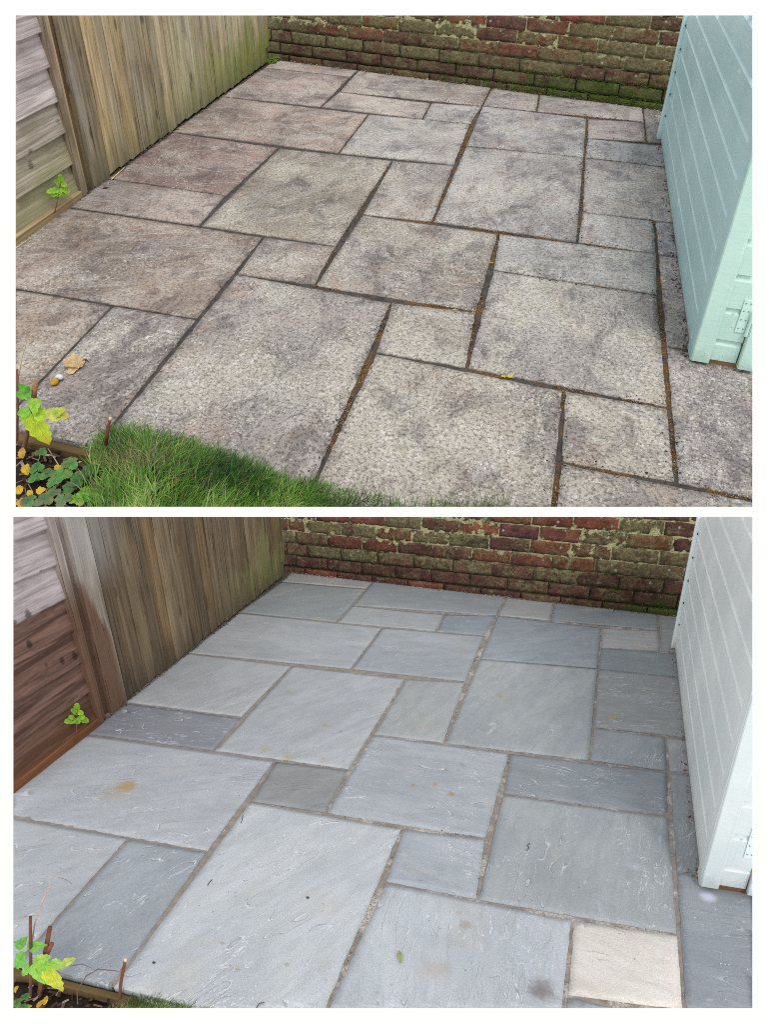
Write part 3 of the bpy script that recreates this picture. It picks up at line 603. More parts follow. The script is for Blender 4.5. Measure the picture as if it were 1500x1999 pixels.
def build_patio(s, label):
    rt = root('patio', s, (1.3, -1.2, 0), label, kind='structure')
    m = mat_slab_old(s) if s == 'A' else mat_slab_new(s)
    for i, (u0, k0, u1, k1) in enumerate(SLABS):
        c = [corner(s, u0, k1), corner(s, u1, k1), corner(s, u1, k0), corner(s, u0, k0)]   # near left, near right, far right, far left
        gain = (1.05-0.11*LOOK[s][i][2] if i not in (34, 11) else 0.93) if s == 'A' else (1.03 if i not in (14, 16) else 0.99)
        hw = (0.0052 if s == 'A' else 0.0043)+random.uniform(-.0004, .0005)
        cc = sum(c)/4
        e = []
        for j in range(4):      # inset by half a joint
            a, b, d = c[j-1], c[j], c[(j+1) % 4]
            t1 = (b-a)/np.linalg.norm(b-a); t2 = (d-b)/np.linalg.norm(d-b)
            e.append(b + (-t1+t2)*hw/abs(t1[0]*t2[1]-t1[1]*t2[0]))
        e = np.array(e)
        if u0 == 0: e[0][0] -= 0.024; e[3][0] -= 0.024     # runs up to the fence
        lx = np.linalg.norm(e[1]-e[0]); ly = np.linalg.norm(e[3]-e[0])
        nx, ny = max(6, int(lx/0.022)), max(6, int(ly/0.022))
        lift = random.uniform(-0.0012, 0.0012); ang = math.radians(LOOK[s][i][1]); off = (random.uniform(0, 40), random.uniform(0, 40))
        tilt = (random.uniform(-.002, .002), random.uniform(-.002, .002))
        V = []; T = []
        ca, sa = math.cos(ang), math.sin(ang)
        for jj in range(ny+1):
            for ii in range(nx+1):
                a, b = ii/nx, jj/ny
                # keep rows near the rim for the broken edge
                a = min(max(a, 0), 1); b = min(max(b, 0), 1)
                p = e[0]*(1-a)*(1-b)+e[1]*a*(1-b)+e[2]*a*b+e[3]*(1-a)*b
                x, y = p
                z = lift+tilt[0]*(a-.5)+tilt[1]*(b-.5)
                rx, ry = x*ca+y*sa, -x*sa+y*ca
                amp = 0.0014 if s == 'A' else 0.0006
                z += amp*nz(rx*3+off[0], ry*9, i)+amp*0.7*nz(rx*14, ry*30+off[1], i)
                if ii in (0, nx) or jj in (0, ny):
                    z -= (0.0030 if s == 'A' else 0.0014)+0.0020*abs(nz(x*22, y*22, i+3))
                    jx, jy = 0.0036*nz(x*30+7, y*30, i)+0.002*nz(x*90, y*90, 2), 0.0036*nz(x*30, y*30+5, i)+0.002*nz(x*90+3, y*90, 2)
                    x += jx; y += jy
                V.append((x, y, z)); T.append((rx+off[0], ry+off[1], i*1.7))
        F = []; sm = set()
        for jj in range(ny):
            for ii in range(nx):
                q = jj*(nx+1)+ii; sm.add(len(F)); F.append((q, q+1, q+nx+2, q+nx+1))
        ring = [ii for ii in range(nx+1)]+[jj*(nx+1)+nx for jj in range(1, ny+1)]+[ny*(nx+1)+ii for ii in range(nx-1, -1, -1)]+[jj*(nx+1) for jj in range(ny-1, 0, -1)]
        b0 = len(V)
        for r in ring: V.append((V[r][0], V[r][1], -0.032)); T.append(T[r])
        n = len(ring)
        for q in range(n): F.append((ring[q], b0+q, b0+(q+1) % n, ring[(q+1) % n]))
        F.append(tuple(b0+q for q in range(n)))
        col, _, amt = LOOK[s][i]; g = sum(col)/3
        if s == 'B' and i != 30: col = [0.74*(g+(v-g)*0.66)+0.26*q_ for v, q_ in zip(col, (155, 159, 163))]
        if s == 'A': col = [(g+(v-g)*0.88)*t_ for v, t_ in zip(col, (1.006, 1.0, 0.992))]
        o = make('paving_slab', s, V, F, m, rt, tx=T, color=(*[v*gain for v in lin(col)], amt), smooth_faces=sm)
    # the jointing between the slabs: one bed, a few millimetres below their faces
    V = []; F = []; X0, X1, Y0 = -0.055, 3.2, -3.045
    nx, ny = 150, 170
    for j in range(ny+1):
        for i in range(nx+1):
            x = X0+(X1-X0)*i/nx; y = Y0+(wall_y(x)+0.03-Y0)*j/ny
            V.append((x, y, (-0.0075 if s == 'A' else -0.0036)+0.0013*nz(x*35, y*35, 4)))
    for j in range(ny):
        for i in range(nx): q = j*(nx+1)+i; F.append((q, q+1, q+nx+2, q+nx+1))
    o = make('joint_filler', s, V, F, mat_joint(s), rt, smooth=True, cap=False)
    # hardcore bed under the slabs, so that the patio has its depth
    V = [(X0, Y0, -0.14), (X1, Y0, -0.14), (X1, wall_y(X1)+0.03, -0.14), (X0, wall_y(X0)+0.03, -0.14), (X0, Y0, -0.0325), (X1, Y0, -0.0325), (X1, wall_y(X1)+0.03, -0.0325), (X0, wall_y(X0)+0.03, -0.0325)]
    make('sand_bed', s, V, BOXF, MATS[s]['soil'], rt)
    return rt

# ------------------------------------------------------------------ brick wall
Z0, PITCH = 0.036, 0.0825
COURSES = [  # (course, perpend positions, a letter for each brick to the left of each perpend and after the last)
    (-1, [.09, .34, .60, .86, 1.11, 1.36, 1.62, 1.87, 2.12, 2.38], 'DRDDRDDBDDD'),
    (0, [.019, .264, .522, .768, 1.022, 1.282, 1.528, 1.785, 2.037, 2.29, 2.536], 'DDDDDDDBDMDM'),
    (1, [-.044, .112, .372, .64, .899, 1.169, 1.425, 1.685, 1.95, 2.197, 2.446], 'BBKKBGGBGDMB'),
    (2, [.03, .277, .529, .783, 1.031, 1.287, 1.536, 1.787, 2.046, 2.292, 2.54], 'KBRRDBLRLGWG'),
    (3, [-.018, .118, .381, .633, .882, 1.132, 1.397, 1.651, 1.893, 2.128, 2.394], 'BLGGLGKDLLGG'),
    (4, [-.03, .20, .45, .702, .949, 1.201, 1.454, 1.698, 1.949, 2.202, 2.451], 'DDRRGBOPRWLD'),
    (5, [.11, .36, .62, .88, 1.13, 1.39, 1.647, 1.89, 2.148, 2.392, 2.63], 'RDGRDBLROGDB'),
    (6, [-.02, .23, .49, .75, 1.0, 1.26, 1.52, 1.77, 2.02, 2.27, 2.52], 'DGRDGRDGRGBD'),
    (7, [.10, .36, .61, .87, 1.12, 1.38, 1.63, 1.89, 2.14, 2.40, 2.65], 'GDRGDGRDGBDG')]
BCOL = {'R': ((122, 78, 64), .36), 'O': ((138, 86, 66), .26), 'D': ((100, 70, 62), .42), 'B': ((104, 74, 62), .52), 'G': ((108, 80, 64), .70),
        'L': ((122, 78, 58), .56), 'K': ((74, 66, 52), .76), 'M': ((92, 62, 50), .50), 'P': ((108, 70, 68), .28), 'W': ((110, 84, 66), .66)}

def build_wall(s, label):
    rt = root('brick_wall', s, (1.25, wall_y(1.25)+0.1, 0), label, 'brick wall')
    m = mat_brick(s); ca = 1/math.sqrt(1+0.112**2); ux, uy = ca, -0.112*ca        # along the wall
    def P(a, d, z): # a along x, d out of the wall face
        return (a-uy*0*d+(-0.112*ca)*d, wall_y(a)-ca*d, z)
    for ci, perp, let in COURSES:
        z0 = Z0+PITCH*ci; z1 = z0+PITCH; ed = [perp[0]-0.255]+perp+[perp[-1]+0.255]
        for q in range(len(ed)-1):
            a0, a1 = ed[q], ed[q+1]
            if a1 < -0.12 or a0 > 3.0: continue
            j = 0.0042; zz0, zz1 = z0+j, z1-j
            if ci == -1: zz0 = -0.03
            out = random.uniform(-0.003, 0.004)+(0.012 if ci == -1 else 0.0)
            n1, n2 = 9, 4
            V = []; T = []; off = (random.uniform(0, 50), random.uniform(0, 50), random.uniform(0, 50))
            cz = random.uniform(-.0016, .0016); tw = random.uniform(-.012, .012)
            for jj in range(n2+1):
                for ii in range(n1+1):
                    fa, fb = ii/n1, jj/n2
                    a = a0+j+(a1-a0-2*j)*fa; z = zz0+(zz1-zz0)*fb+cz+(fa-.5)*tw*0.3
                    rim = (ii in (0, n1)) + (jj in (0, n2))
                    d = out+0.0026*nz(a*26, z*26, ci+q)+0.0016*nz(a*70, z*70, q)
                    if rim: d -= 0.0014+0.0055*max(0, nz(a*34, z*34, q+9))
                    if rim == 2: d -= 0.002
                    if ii in (0, n1): a += 0.003*nz(a*50, z*60, q)*1.3
                    if jj in (0, n2): z += 0.0040*nz(a*24, z*24, ci*3+q)*1.5+0.0016*nz(a*80, z*20, q)
                    V.append(P(a, d, z)); T.append((a+off[0], out+off[1], z+off[2]))
            F = []
            for jj in range(n2):
                for ii in range(n1): k = jj*(n1+1)+ii; F.append((k, k+1, k+n1+2, k+n1+1))
            ring = list(range(n1+1))+[jj*(n1+1)+n1 for jj in range(1, n2+1)]+[n2*(n1+1)+ii for ii in range(n1-1, -1, -1)]+[jj*(n1+1) for jj in range(n2-1, 0, -1)]
            b0 = len(V)
            for r in ring:
                fa = (r % (n1+1))/n1; fb = (r//(n1+1))/n2
                V.append(P(a0+j+(a1-a0-2*j)*fa, -0.09, zz0+(zz1-zz0)*fb)); T.append(T[r])
            n = len(ring)
            for k in range(n): F.append((ring[k], b0+k, b0+(k+1) % n, ring[(k+1) % n]))
            F.append(tuple(b0+k for k in range(n)))
            ch = let[min(q, len(let)-1)]; col, amt = BCOL[ch]
            c = np.array(lin(col))*random.uniform(0.85, 1.15)
            if s == 'A': c = c*1.0; amt = min(1.0, amt+0.06)
            make('brick', s, V, F, m, rt, tx=T, color=(*c, amt), smooth_faces=set(range(n1*n2)))
    # mortar: raked back between the bricks, lumpy
    V = []; F = []; nx, nz_ = 260, 70; za, zb = -0.03, 0.80
    for j in range(nz_+1):
        for i in range(nx+1):
            a = -0.12+3.1*i/nx; z = za+(zb-za)*j/nz_
            d = -0.0068+0.0040*nz(a*22, z*22, 5)+0.003*nz(a*75, z*75, 1)+(0.0030 if z > 0.25 else -0.001)
            V.append(P(a, d, z))
    for j in range(nz_):
        for i in range(nx): k = j*(nx+1)+i; F.append((k, k+1, k+nx+2, k+nx+1))
    make('mortar', s, V, F, MATS[s]['mortar'], rt, smooth=True, cap=False)
    V = [P(a, d, z) for z in (za, zb) for a, d in ((-.12, -.02), (2.98, -.02), (2.98, -.1), (-.12, -.1))]
    make('wall_core', s, V, BOXF, MATS[s]['mortar'], rt)
    return rt, P

# ------------------------------------------------------------------ fence
def build_fence(s, lab):
    mv = MATS[s]['woodv']; mh = MATS[s]['woodh']; mp = MATS[s]['woody']
    TOP = 1.05
    rt = root('closeboard_fence', s, (-0.04, -0.55, 0), lab[0], 'fence')
    pitch = 0.0955; n = 20; y = -1.505
    base = {'A': [(182, 171, 144), (186, 168, 130), (174, 163, 140), (172, 167, 142), (166, 156, 132)],
            'B': [(126, 112, 92), (132, 112, 86), (120, 108, 90), (126, 114, 92), (114, 100, 82)]}[s]
    for i in range(n):
        y0 = y+i*pitch; y1 = y0+pitch+0.012
        zb = 0.004+random.uniform(-0.003, 0.005)+(0.008 if i > 6 else 0)
        # feather edge: thick (proud) at the near side, thin where the next board laps over it
        px = -0.022; V = []; T = []; m = 8; off = random.uniform(0, 60)
        wob = random.uniform(-.002, .002)
        for zz in np.linspace(zb, TOP, m):
            for (yy, xx) in ((y0+0.001, px-0.017), (y0+0.002, px+0.0050), (y1, px-0.0065), (y1, px-0.018)):
                V.append((xx+wob+0.0016*nz(yy*9, zz*3, i), yy+0.002*nz(zz*4, i*3.3, 1), zz)); T.append((xx+off, yy+off, zz+off*0.37))
        F = []
        for k in range(m-1):
            for q in range(4): a = k*4+q; b = k*4+(q+1) % 4; F.append((a, b, b+4, a+4))
        F.append((3, 2, 1, 0)); F.append(tuple((m-1)*4+q for q in range(4)))
        c = np.array(lin(random.choice(base)))*random.uniform(0.78, 1.25)
        make('board', s, V, F, mv, rt, tx=T, color=tuple(c))
    # wide board beside the post, arris rail behind, and the post at the brick wall
    def part(name, x0, x1, y0, y1, z0, z1, col, mat=mv, ch=0.004, r=rt):
        V, F = box_vf(x0, x1, y0, y1, z0, z1, ch); o = random.uniform(0, 50)
        return make(name, s, V, F, mat, r, tx=[(a+o, b+o, c+o) for a, b, c in V], color=lin(col))
    part('edge_board', -0.062, -0.013, -1.632, -1.507, -0.01, TOP, {'A': (140, 128, 108), 'B': (150, 142, 132)}[s])
    part('arris_rail', -0.09, -0.05, -1.5, 0.40, 0.18, 0.25, (110, 98, 80), mat=mp)
    part('end_post', -0.055, -0.022, 0.412, 0.468, 0.105, TOP, {'A': (150, 140, 108), 'B': (112, 100, 74)}[s])
    part('gap_shade_strip', -0.075, -0.048, -1.70, 0.50, -0.05, 0.06, (52, 46, 36), mat=mp)  # dark strip added behind the boards as the shade in their foot gap
    # the gap beneath the post shows its dark stub
    part('post_stub', -0.06, -0.035, 0.43, 0.465, -0.03, 0.10, (70, 78, 70), ch=0.002)
    # ---- waney lap panel
    rw = root('waney_lap_panel', s, (-0.04, -2.2, 0), lab[1], 'fence panel')
    zs = [0.022, 0.163, 0.306, 0.447, 0.588, 0.73, 0.872, 1.0]
    colw = {'A': [(172, 165, 150), (172, 166, 150), (182, 176, 166), (198, 191, 191), (194, 186, 188), (184, 176, 177), (180, 172, 170)],
            'B': [(180, 172, 177)]*7}[s]
    for i in range(7):
        z0, z1 = zs[i]-0.004, zs[i+1]+0.012; V = []; T = []; m = 26; off = random.uniform(0, 60)
        ph = random.uniform(0, 30)
        for q in range(m+1):
            yy = -2.95+(2.95-1.722)*q/m
            wv = 0.0065*nz(yy*5, ph, 2)+0.003*nz(yy*19, ph, 3)
            bulge = 0.003*nz(yy*6, i, 8)
            for (zz, xx) in ((z0+wv, -0.034), (z0+wv, -0.0165+bulge), (z0+wv+0.005, -0.0140+bulge), ((z0+z1)/2, -0.026+bulge), (z1, -0.037), (z1, -0.046)):
                V.append((xx, yy, zz)); T.append((xx+off, yy+off, zz+off*.3))
        F = []
        for q in range(m):
            for k in range(6): a = q*6+k; b = q*6+(k+1) % 6; F.append((a, b, b+6, a+6))
        F.append(tuple(range(6))[::-1]); F.append(tuple(m*6+k for k in range(6)))
        make('board', s, V, F, mh, rw, tx=T, color=lin(colw[i]))
    part('frame_batten', -0.040, 0.000, -1.741, -1.712, 0.0, TOP, {'A': (140, 126, 112), 'B': (128, 104, 88)}[s], r=rw)
    part('frame_batten', -0.050, -0.009, -1.711, -1.690, 0.0, TOP, {'A': (176, 154, 124), 'B': (176, 160, 148)}[s], r=rw)
    part('bottom_rail', -0.030, 0.001, -2.95, -1.742, -0.012, 0.034, {'A': (160, 142, 108), 'B': (118, 80, 54)}[s], mat=mp, r=rw)
    # ---- post between the two panels
    V, F = box_vf(-0.13, -0.042, -1.689, -1.632, -0.03, TOP, 0.002)
    o = make('fence_post', s, V, F, mv, None, tx=[(a+3, b+3, c) for a, b, c in V], color=lin({'A': (120, 98, 78), 'B': (128, 84, 58)}[s]))
    tag(o, lab[2], 'fence post')
    return rt

# ------------------------------------------------------------------ shed
def build_shed(s, lab):
    rt = root('garden_shed', s, (2.9, -1.2, 0), lab, 'shed')
    mp = MATS[s]['paint']
    side = {'A': (165, 196, 197), 'B': (221, 226, 225)}[s]; front = {'A': (184, 215, 205), 'B': (203, 212, 213)}[s]  # one paint; side and front tones carry how light falls on each
    TOP = 1.12; P0 = 0.1168; Z = 0.137
    XS = 2.515
    zb = [0.014]+[Z+P0*i for i in range(9)]
    zb = [z for z in zb if z < TOP]+[TOP]
    for i in range(len(zb)-1):
        z0, z1 = zb[i]+0.0010, zb[i+1]
        # shiplap profile: flat face, scooped shoulder at the top that runs under the next board
        prof = [(0.022, z0), (0, z0), (0, z1-0.0160), (0.0085, z1-0.0035), (0.0095, z1+0.001), (0.022, z1+0.001)]
        V = []; yy = [-2.128, -0.252]
        for y in yy:
            for (d, z) in prof: V.append((XS+d, y, z))
        n = len(prof); F = [tuple((k, k+n, (k+1) % n+n, (k+1) % n)) for k in range(n)]+[tuple(range(n)), tuple(range(2*n-1, n-1, -1))]
        make('side_board', s, V, F, mp, rt, color=lin(side))
    def part(name, x0, x1, y0, y1, z0, z1, col, mat=mp, ch=0.003, par=rt):
        V, F = box_vf(x0, x1, y0, y1, z0, z1, ch)
        return make(name, s, V, F, mat, par, color=lin(col))
    part('corner_trim', 2.508, 2.534, -2.2005, -2.130, 0.004, TOP, side)
    part('corner_trim', 2.510, 2.564, -2.212, -2.2015, 0.010, TOP, front)
    part('corner_trim', 2.497, 2.540, -0.250, -0.206, 0.0, TOP, tuple(min(255, c+14) for c in side), ch=0.004)
    part('rear_wall', 2.541, 3.4, -0.228, -0.21, 0.02, TOP, side)
    zf = [0.022]+[0.1035+0.1185*i for i in range(10)]; zf = [z for z in zf if z < TOP]+[TOP]
    for i in range(len(zf)-1):
        z0, z1 = zf[i]+0.0012, zf[i+1]
        prof = [(0.02, z0), (0, z0), (0, z1-0.022), (0.005, z1-0.017), (0.0075, z1-0.004), (0.0078, z1+0.001), (0.02, z1+0.001)]
        V = []
        for x in (2.5645, 2.640):
            for (d, z) in prof: V.append((x, -2.203+d, z))
        n = len(prof); F = [(k, (k+1) % n, (k+1) % n+n, k+n) for k in range(n)]+[tuple(range(n)), tuple(range(2*n-1, n-1, -1))]
        make('front_board', s, V, F, mp, rt, color=lin(front))
    door = part('door', 2.6435, 3.3, -2.222, -2.200, 0.014, TOP, front)
    # hinge: a strap plate screwed to the frame, a rolled barrel at the door edge, a few screw heads
    if s == 'A' or True:
        hz0, hz1 = (0.142, 0.262)
        mb = MB(); mb.add(*box_vf(2.607, 2.635, -2.2065, -2.2035, hz0, hz1, 0.001))
        h = mb.build('hinge', s, MATS[s]['metal'], rt, color=lin(tuple(min(255, int(c*1.03)) for c in (front if s == 'A' else (200, 212, 214)))))
        mb = MB(); mb.add(*tube_vf([(2.6395, -2.2125, hz0-0.004), (2.6395, -2.2125, hz1+0.004)], 0.0058, 8))
        mb.build('hinge_barrel', s, MATS[s]['metal'], rt, color=lin(front))
        for zz in (0.158, 0.190, 0.222, 0.250):
            for xx in (2.614, 2.627):
                V, F = tube_vf([(xx, -2.2064, zz), (xx, -2.2078, zz)], 0.0023, 6); make('screw', s, V, F, MATS[s]['metal'], rt, color=lin((120, 140, 140)))
    for x, z in ((2.545, 0.052), (2.60, 0.045), (2.598, 0.16), (2.59, 0.205)):
        V, F = tube_vf([(x, -2.2115 if x < 2.56 else -2.2025, z), (x, -2.2135 if x < 2.56 else -2.2045, z)], 0.003, 6)
        make('nail', s, V, F, MATS[s]['metal'], rt, color=lin((196, 214, 210)))
    part('inner_wall', 2.5385, 3.29, -2.190, -0.232, 0.03, TOP+0.02, (150, 130, 104), mat=MATS[s]['woodx'], ch=0)
    part('floor_bearer', 2.535, 3.3, -2.196, -2.15, -0.002, 0.0205, (150, 124, 92) if s == 'A' else (124, 96, 74), mat=MATS[s]['woodx'], ch=0.002)
    part('floor_bearer', 2.522, 2.56, -2.14, -0.26, -0.002, 0.012, (70, 60, 50) if s == 'A' else (150, 96, 58), mat=MATS[s]['woody'], ch=0.001)
    # dark gaps between trim and cladding at the far corner
    for z in zb[1:-1]:
        V, F = box_vf(2.5105, 2.5145, -0.258, -0.2505, z-0.003, z+0.005, 0)
        make('board_end_gap', s, V, F, MATS[s]['dark'], rt, color=(0.01, 0.012, 0.012))
    return rt

# ------------------------------------------------------------------ plants
def leaf_vf(p0, p1, nrm, width, kind='pointed', yellow=0.0, fold=0.25, droop=0.2, seed=0):
    """leaf from its base p0 to its tip p1; serrated outline, folded along the midrib, drooping"""
    p0, p1, nrm = (np.array(q, float) for q in (p0, p1, nrm))
    L = np.linalg.norm(p1-p0); t = (p1-p0)/L; b = np.cross(nrm, t); b /= np.linalg.norm(b); n = np.cross(t, b)
    m = 9 if kind == 'pointed' else 8; V = []; T = []; r = random.Random(seed)
    for i in range(m+1):
        f = i/m
        if kind == 'pointed': wd = math.sin(math.pi*min(1, f**0.72))**0.8*(1-0.15*f)
        elif kind == 'lobed': wd = (0.25+0.75*math.sin(math.pi*f**0.8))*(1+0.16*math.cos(f*15))*(1 if f < 0.98 else 0.1)
        else: wd = math.sqrt(max(0, 1-(2*f-1)**2))*1.0
        if i in (0, m): wd = 0.02
        z = -droop*L*f*f+0.0015*r.uniform(-1, 1)
        for sd in (-1, 1):
            for q in (1.0, 0.5):
                ser = 1+(0.16*(1 if i % 2 else -0.5) if q == 1.0 and 0 < i < m else 0)
                w_ = wd*width/2*q*ser
                pt = p0+t*(L*f-(0.10*L*q*wd if kind != 'round' else 0)*(-0.3))+b*sd*w_+n*(z+fold*abs(w_)+0.0012*r.uniform(-1, 1))
                V.append(pt); T.append((sd*q, f, yellow))
            if sd == -1: V.append(p0+t*L*f+n*z); T.append((0, f, yellow))
    # column order: -1, -0.5, 0, +1, +0.5
    o = [0, 1, 2, 4, 3]; F = []
    for i in range(m):
        for k in range(4): F.append((i*5+o[k], i*5+o[k+1], (i+1)*5+o[k+1], (i+1)*5+o[k]))
    return V, F, T

def add_leaf(s, rt, p0, p1, width, col, kind='pointed', yellow=0.0, nrm=(0.1, -0.6, 0.8), fold=0.25, droop=0.2, seed=0, name='leaf'):
    V, F, T = leaf_vf(p0, p1, nrm, width, kind, yellow, fold, droop, seed)
    return make(name, s, V, F, MATS[s]['leaf'], rt, tx=T, color=lin(col), smooth=True, cap=False)

def stem(s, rt, pts, rad, col, name='stem'):
    V, F = tube_vf(pts, rad, 7); return make(name, s, V, F, MATS[s]['bark'], rt, color=lin(col), smooth=True)

def build_sapling(s, label):
    P = (lambda x, y, d=0.0: at(s, x, y, 0, 0.012+d))
    if s == 'A':
        base, top = P(106, 416), P(116, 368); lv = [((116, 370), (94, 373), 11), ((116, 370), (139, 372), 12), ((116, 367), (112, 384), 10), ((118, 362), (108, 352), 10), ((118, 362), (131, 358), 9), ((118, 357), (117, 341), 10), ((117, 370), (128, 384), 9), ((117, 370), (102, 381), 9)]
    else:
        base, top = P(146, 1449), P(149, 1404); lv = [((149, 1405), (129, 1408), 12), ((149, 1405), (177, 1404), 13), ((149, 1402), (152, 1414), 11), ((150, 1394), (140, 1385), 10), ((150, 1394), (163, 1388), 10), ((150, 1387), (149, 1373), 11), ((152, 1404), (166, 1396), 10), ((147, 1404), (136, 1398), 9)]
    base_px = (106, 416) if s == 'A' else (146, 1449)
    rt = root('sapling', s, base, label, 'seedling plant')
    stem(s, rt, [base, (base+top)/2+np.array([.002, 0, 0]), top, P(*(lv[5][0]))], [0.0026, 0.002, 0.0016, 0.001], (110, 70, 60))
    for i, (a, b, wd) in enumerate(lv):
        stem(s, rt, [P((base_px[0]+3*a[0])/4, min(a[1]+9, base_px[1])), P(*a), P(a[0]+(b[0]-a[0])*.3, a[1]+(b[1]-a[1])*.3, .003)], [.0009, .0008, .0006], (130, 120, 60), 'petiole')
        add_leaf(s, rt, P(*a), P(*b, 0.008), wd*0.0024, [(150, 205, 60), (165, 212, 70), (140, 195, 50)][i % 3], 'round', 0.1, nrm=(0.7, -0.4, 0.6), fold=0.2, droop=0.15, seed=i)

def build_cane(s, label):
    Y = -3.10; P = (lambda x, y, d=0.0: at(s, x, y, 1, Y+d))
    if s == 'A':
        rt = root('raspberry_cane', s, P(33, 935), label, 'shrub')
        stem(s, rt, [P(30, 945), P(40, 900), P(52, 850), P(62, 795), P(68, 750)], [.0068, .0066, .0062, .0058, .0056], (112, 78, 60))
        stem(s, rt, [P(66, 775), P(69, 745)], [.0064, .0060], (160, 116, 86), 'cut_stub')
        stem(s, rt, [P(33, 860, -.02), P(34, 790, -.02), P(33, 722, -.02)], [.0032, .0030, .0028], (110, 76, 58))
        stem(s, rt, [P(33, 750), P(42, 700), P(52, 665), P(63, 652), P(70, 650)], [.0016, .0013, .001, .0008, .0006], (196, 168, 138), 'dry_stem')
        stem(s, rt, [P(70, 650), P(88, 665), P(101, 681)], [.0008, .0006, .0005], (176, 150, 124), 'dry_stem')
        L = [((61, 764), (28, 772), 26, (120, 185, 70), 0), ((58, 762), (34, 752), 16, (100, 165, 60), 0), ((58, 800), (47, 838), 36, (176, 216, 84), .2), ((60, 803), (30, 808), 20, (140, 196, 70), 0),
             ((58, 800), (74, 783), 34, (160, 212, 70), .1), ((64, 808), (92, 874), 50, (196, 216, 60), 1.0), ((66, 806), (96, 812), 30, (176, 212, 70), .3), ((88, 806), (132, 814), 26, (206, 204, 110), .8),
             ((96, 812), (124, 798), 20, (190, 206, 90), .5)]
    else:
        rt = root('raspberry_cane', s, P(73, 1968), label, 'shrub')
        stem(s, rt, [P(72, 1980), P(80, 1915), P(88, 1860), P(97, 1810)], [.0070, .0066, .0062, .0056], (112, 68, 54))
        stem(s, rt, [P(91, 1862), P(101, 1842)], [.0062, .0056], (138, 76, 62), 'cut_stub')
        stem(s, rt, [P(58, 1970, -.02), P(60, 1900, -.02), P(59, 1840, -.02), P(59, 1790, -.02)], [.0048, .0044, .0042, .0040], (108, 66, 54))
        stem(s, rt, [P(62, 1835), P(68, 1800), P(84, 1755), P(95, 1735), P(97, 1712), P(104, 1710)], [.0022, .0018, .0016, .0012, .001, .0006], (200, 160, 148), 'dry_stem')
        stem(s, rt, [P(114, 1713), P(128, 1717), P(140, 1725)], [.0008, .0007, .0005], (130, 105, 100), 'dry_stem')
        L = [((51, 1848), (84, 1846), 24, (130, 196, 84), 0), ((50, 1845), (26, 1840), 24, (120, 186, 90), 0), ((50, 1858), (24, 1895), 28, (120, 196, 76), 0), ((64, 1879), (36, 1908), 20, (150, 206, 96), 0),
             ((64, 1881), (84, 1926), 30, (156, 212, 90), .1), ((65, 1877), (94, 1868), 22, (166, 216, 96), 0), ((68, 1878), (104, 1888), 28, (150, 206, 80), .2), ((92, 1884), (118, 1943), 42, (206, 214, 60), 1.0),
             ((98, 1880), (126, 1886), 24, (170, 210, 90), .3), ((121, 1882), (144, 1872), 16, (190, 210, 100), .4), ((40, 1845), (50, 1830), 18, (110, 170, 70), 0)]
    for i, (a, b, wd, col, ye) in enumerate(L):
        add_leaf(s, rt, P(*a, -.012-.002*i), P(*b, -.03), wd*0.00128, col, 'pointed', ye, nrm=(0.1, -0.75, 0.6), fold=0.22, droop=0.12, seed=i+3)
    # the low stump further right
    Y2 = -3.07; Q = (lambda x, y: at(s, x, y, 1, Y2))
    pts = [(206, 868), (209, 845), (214, 818)] if s == 'A' else [(233, 1950), (236, 1915), (244, 1875)]
    r2 = root('cut_cane', s, Q(*pts[0]), 'short cut brown cane stump standing at the edge of the ' + ('unruly tall grass' if s == 'A' else 'cropped grass tuft'), 'cane')
    stem(s, r2, [Q(*p) for p in pts], [.0048, .0044, .0040], (116, 62, 46))
    stem(s, r2, [Q(pts[2][0], pts[2][1]+1), Q(pts[2][0]+1, pts[2][1]-2.5)], [.0041, .0038], (215, 190, 160), 'cut_end')

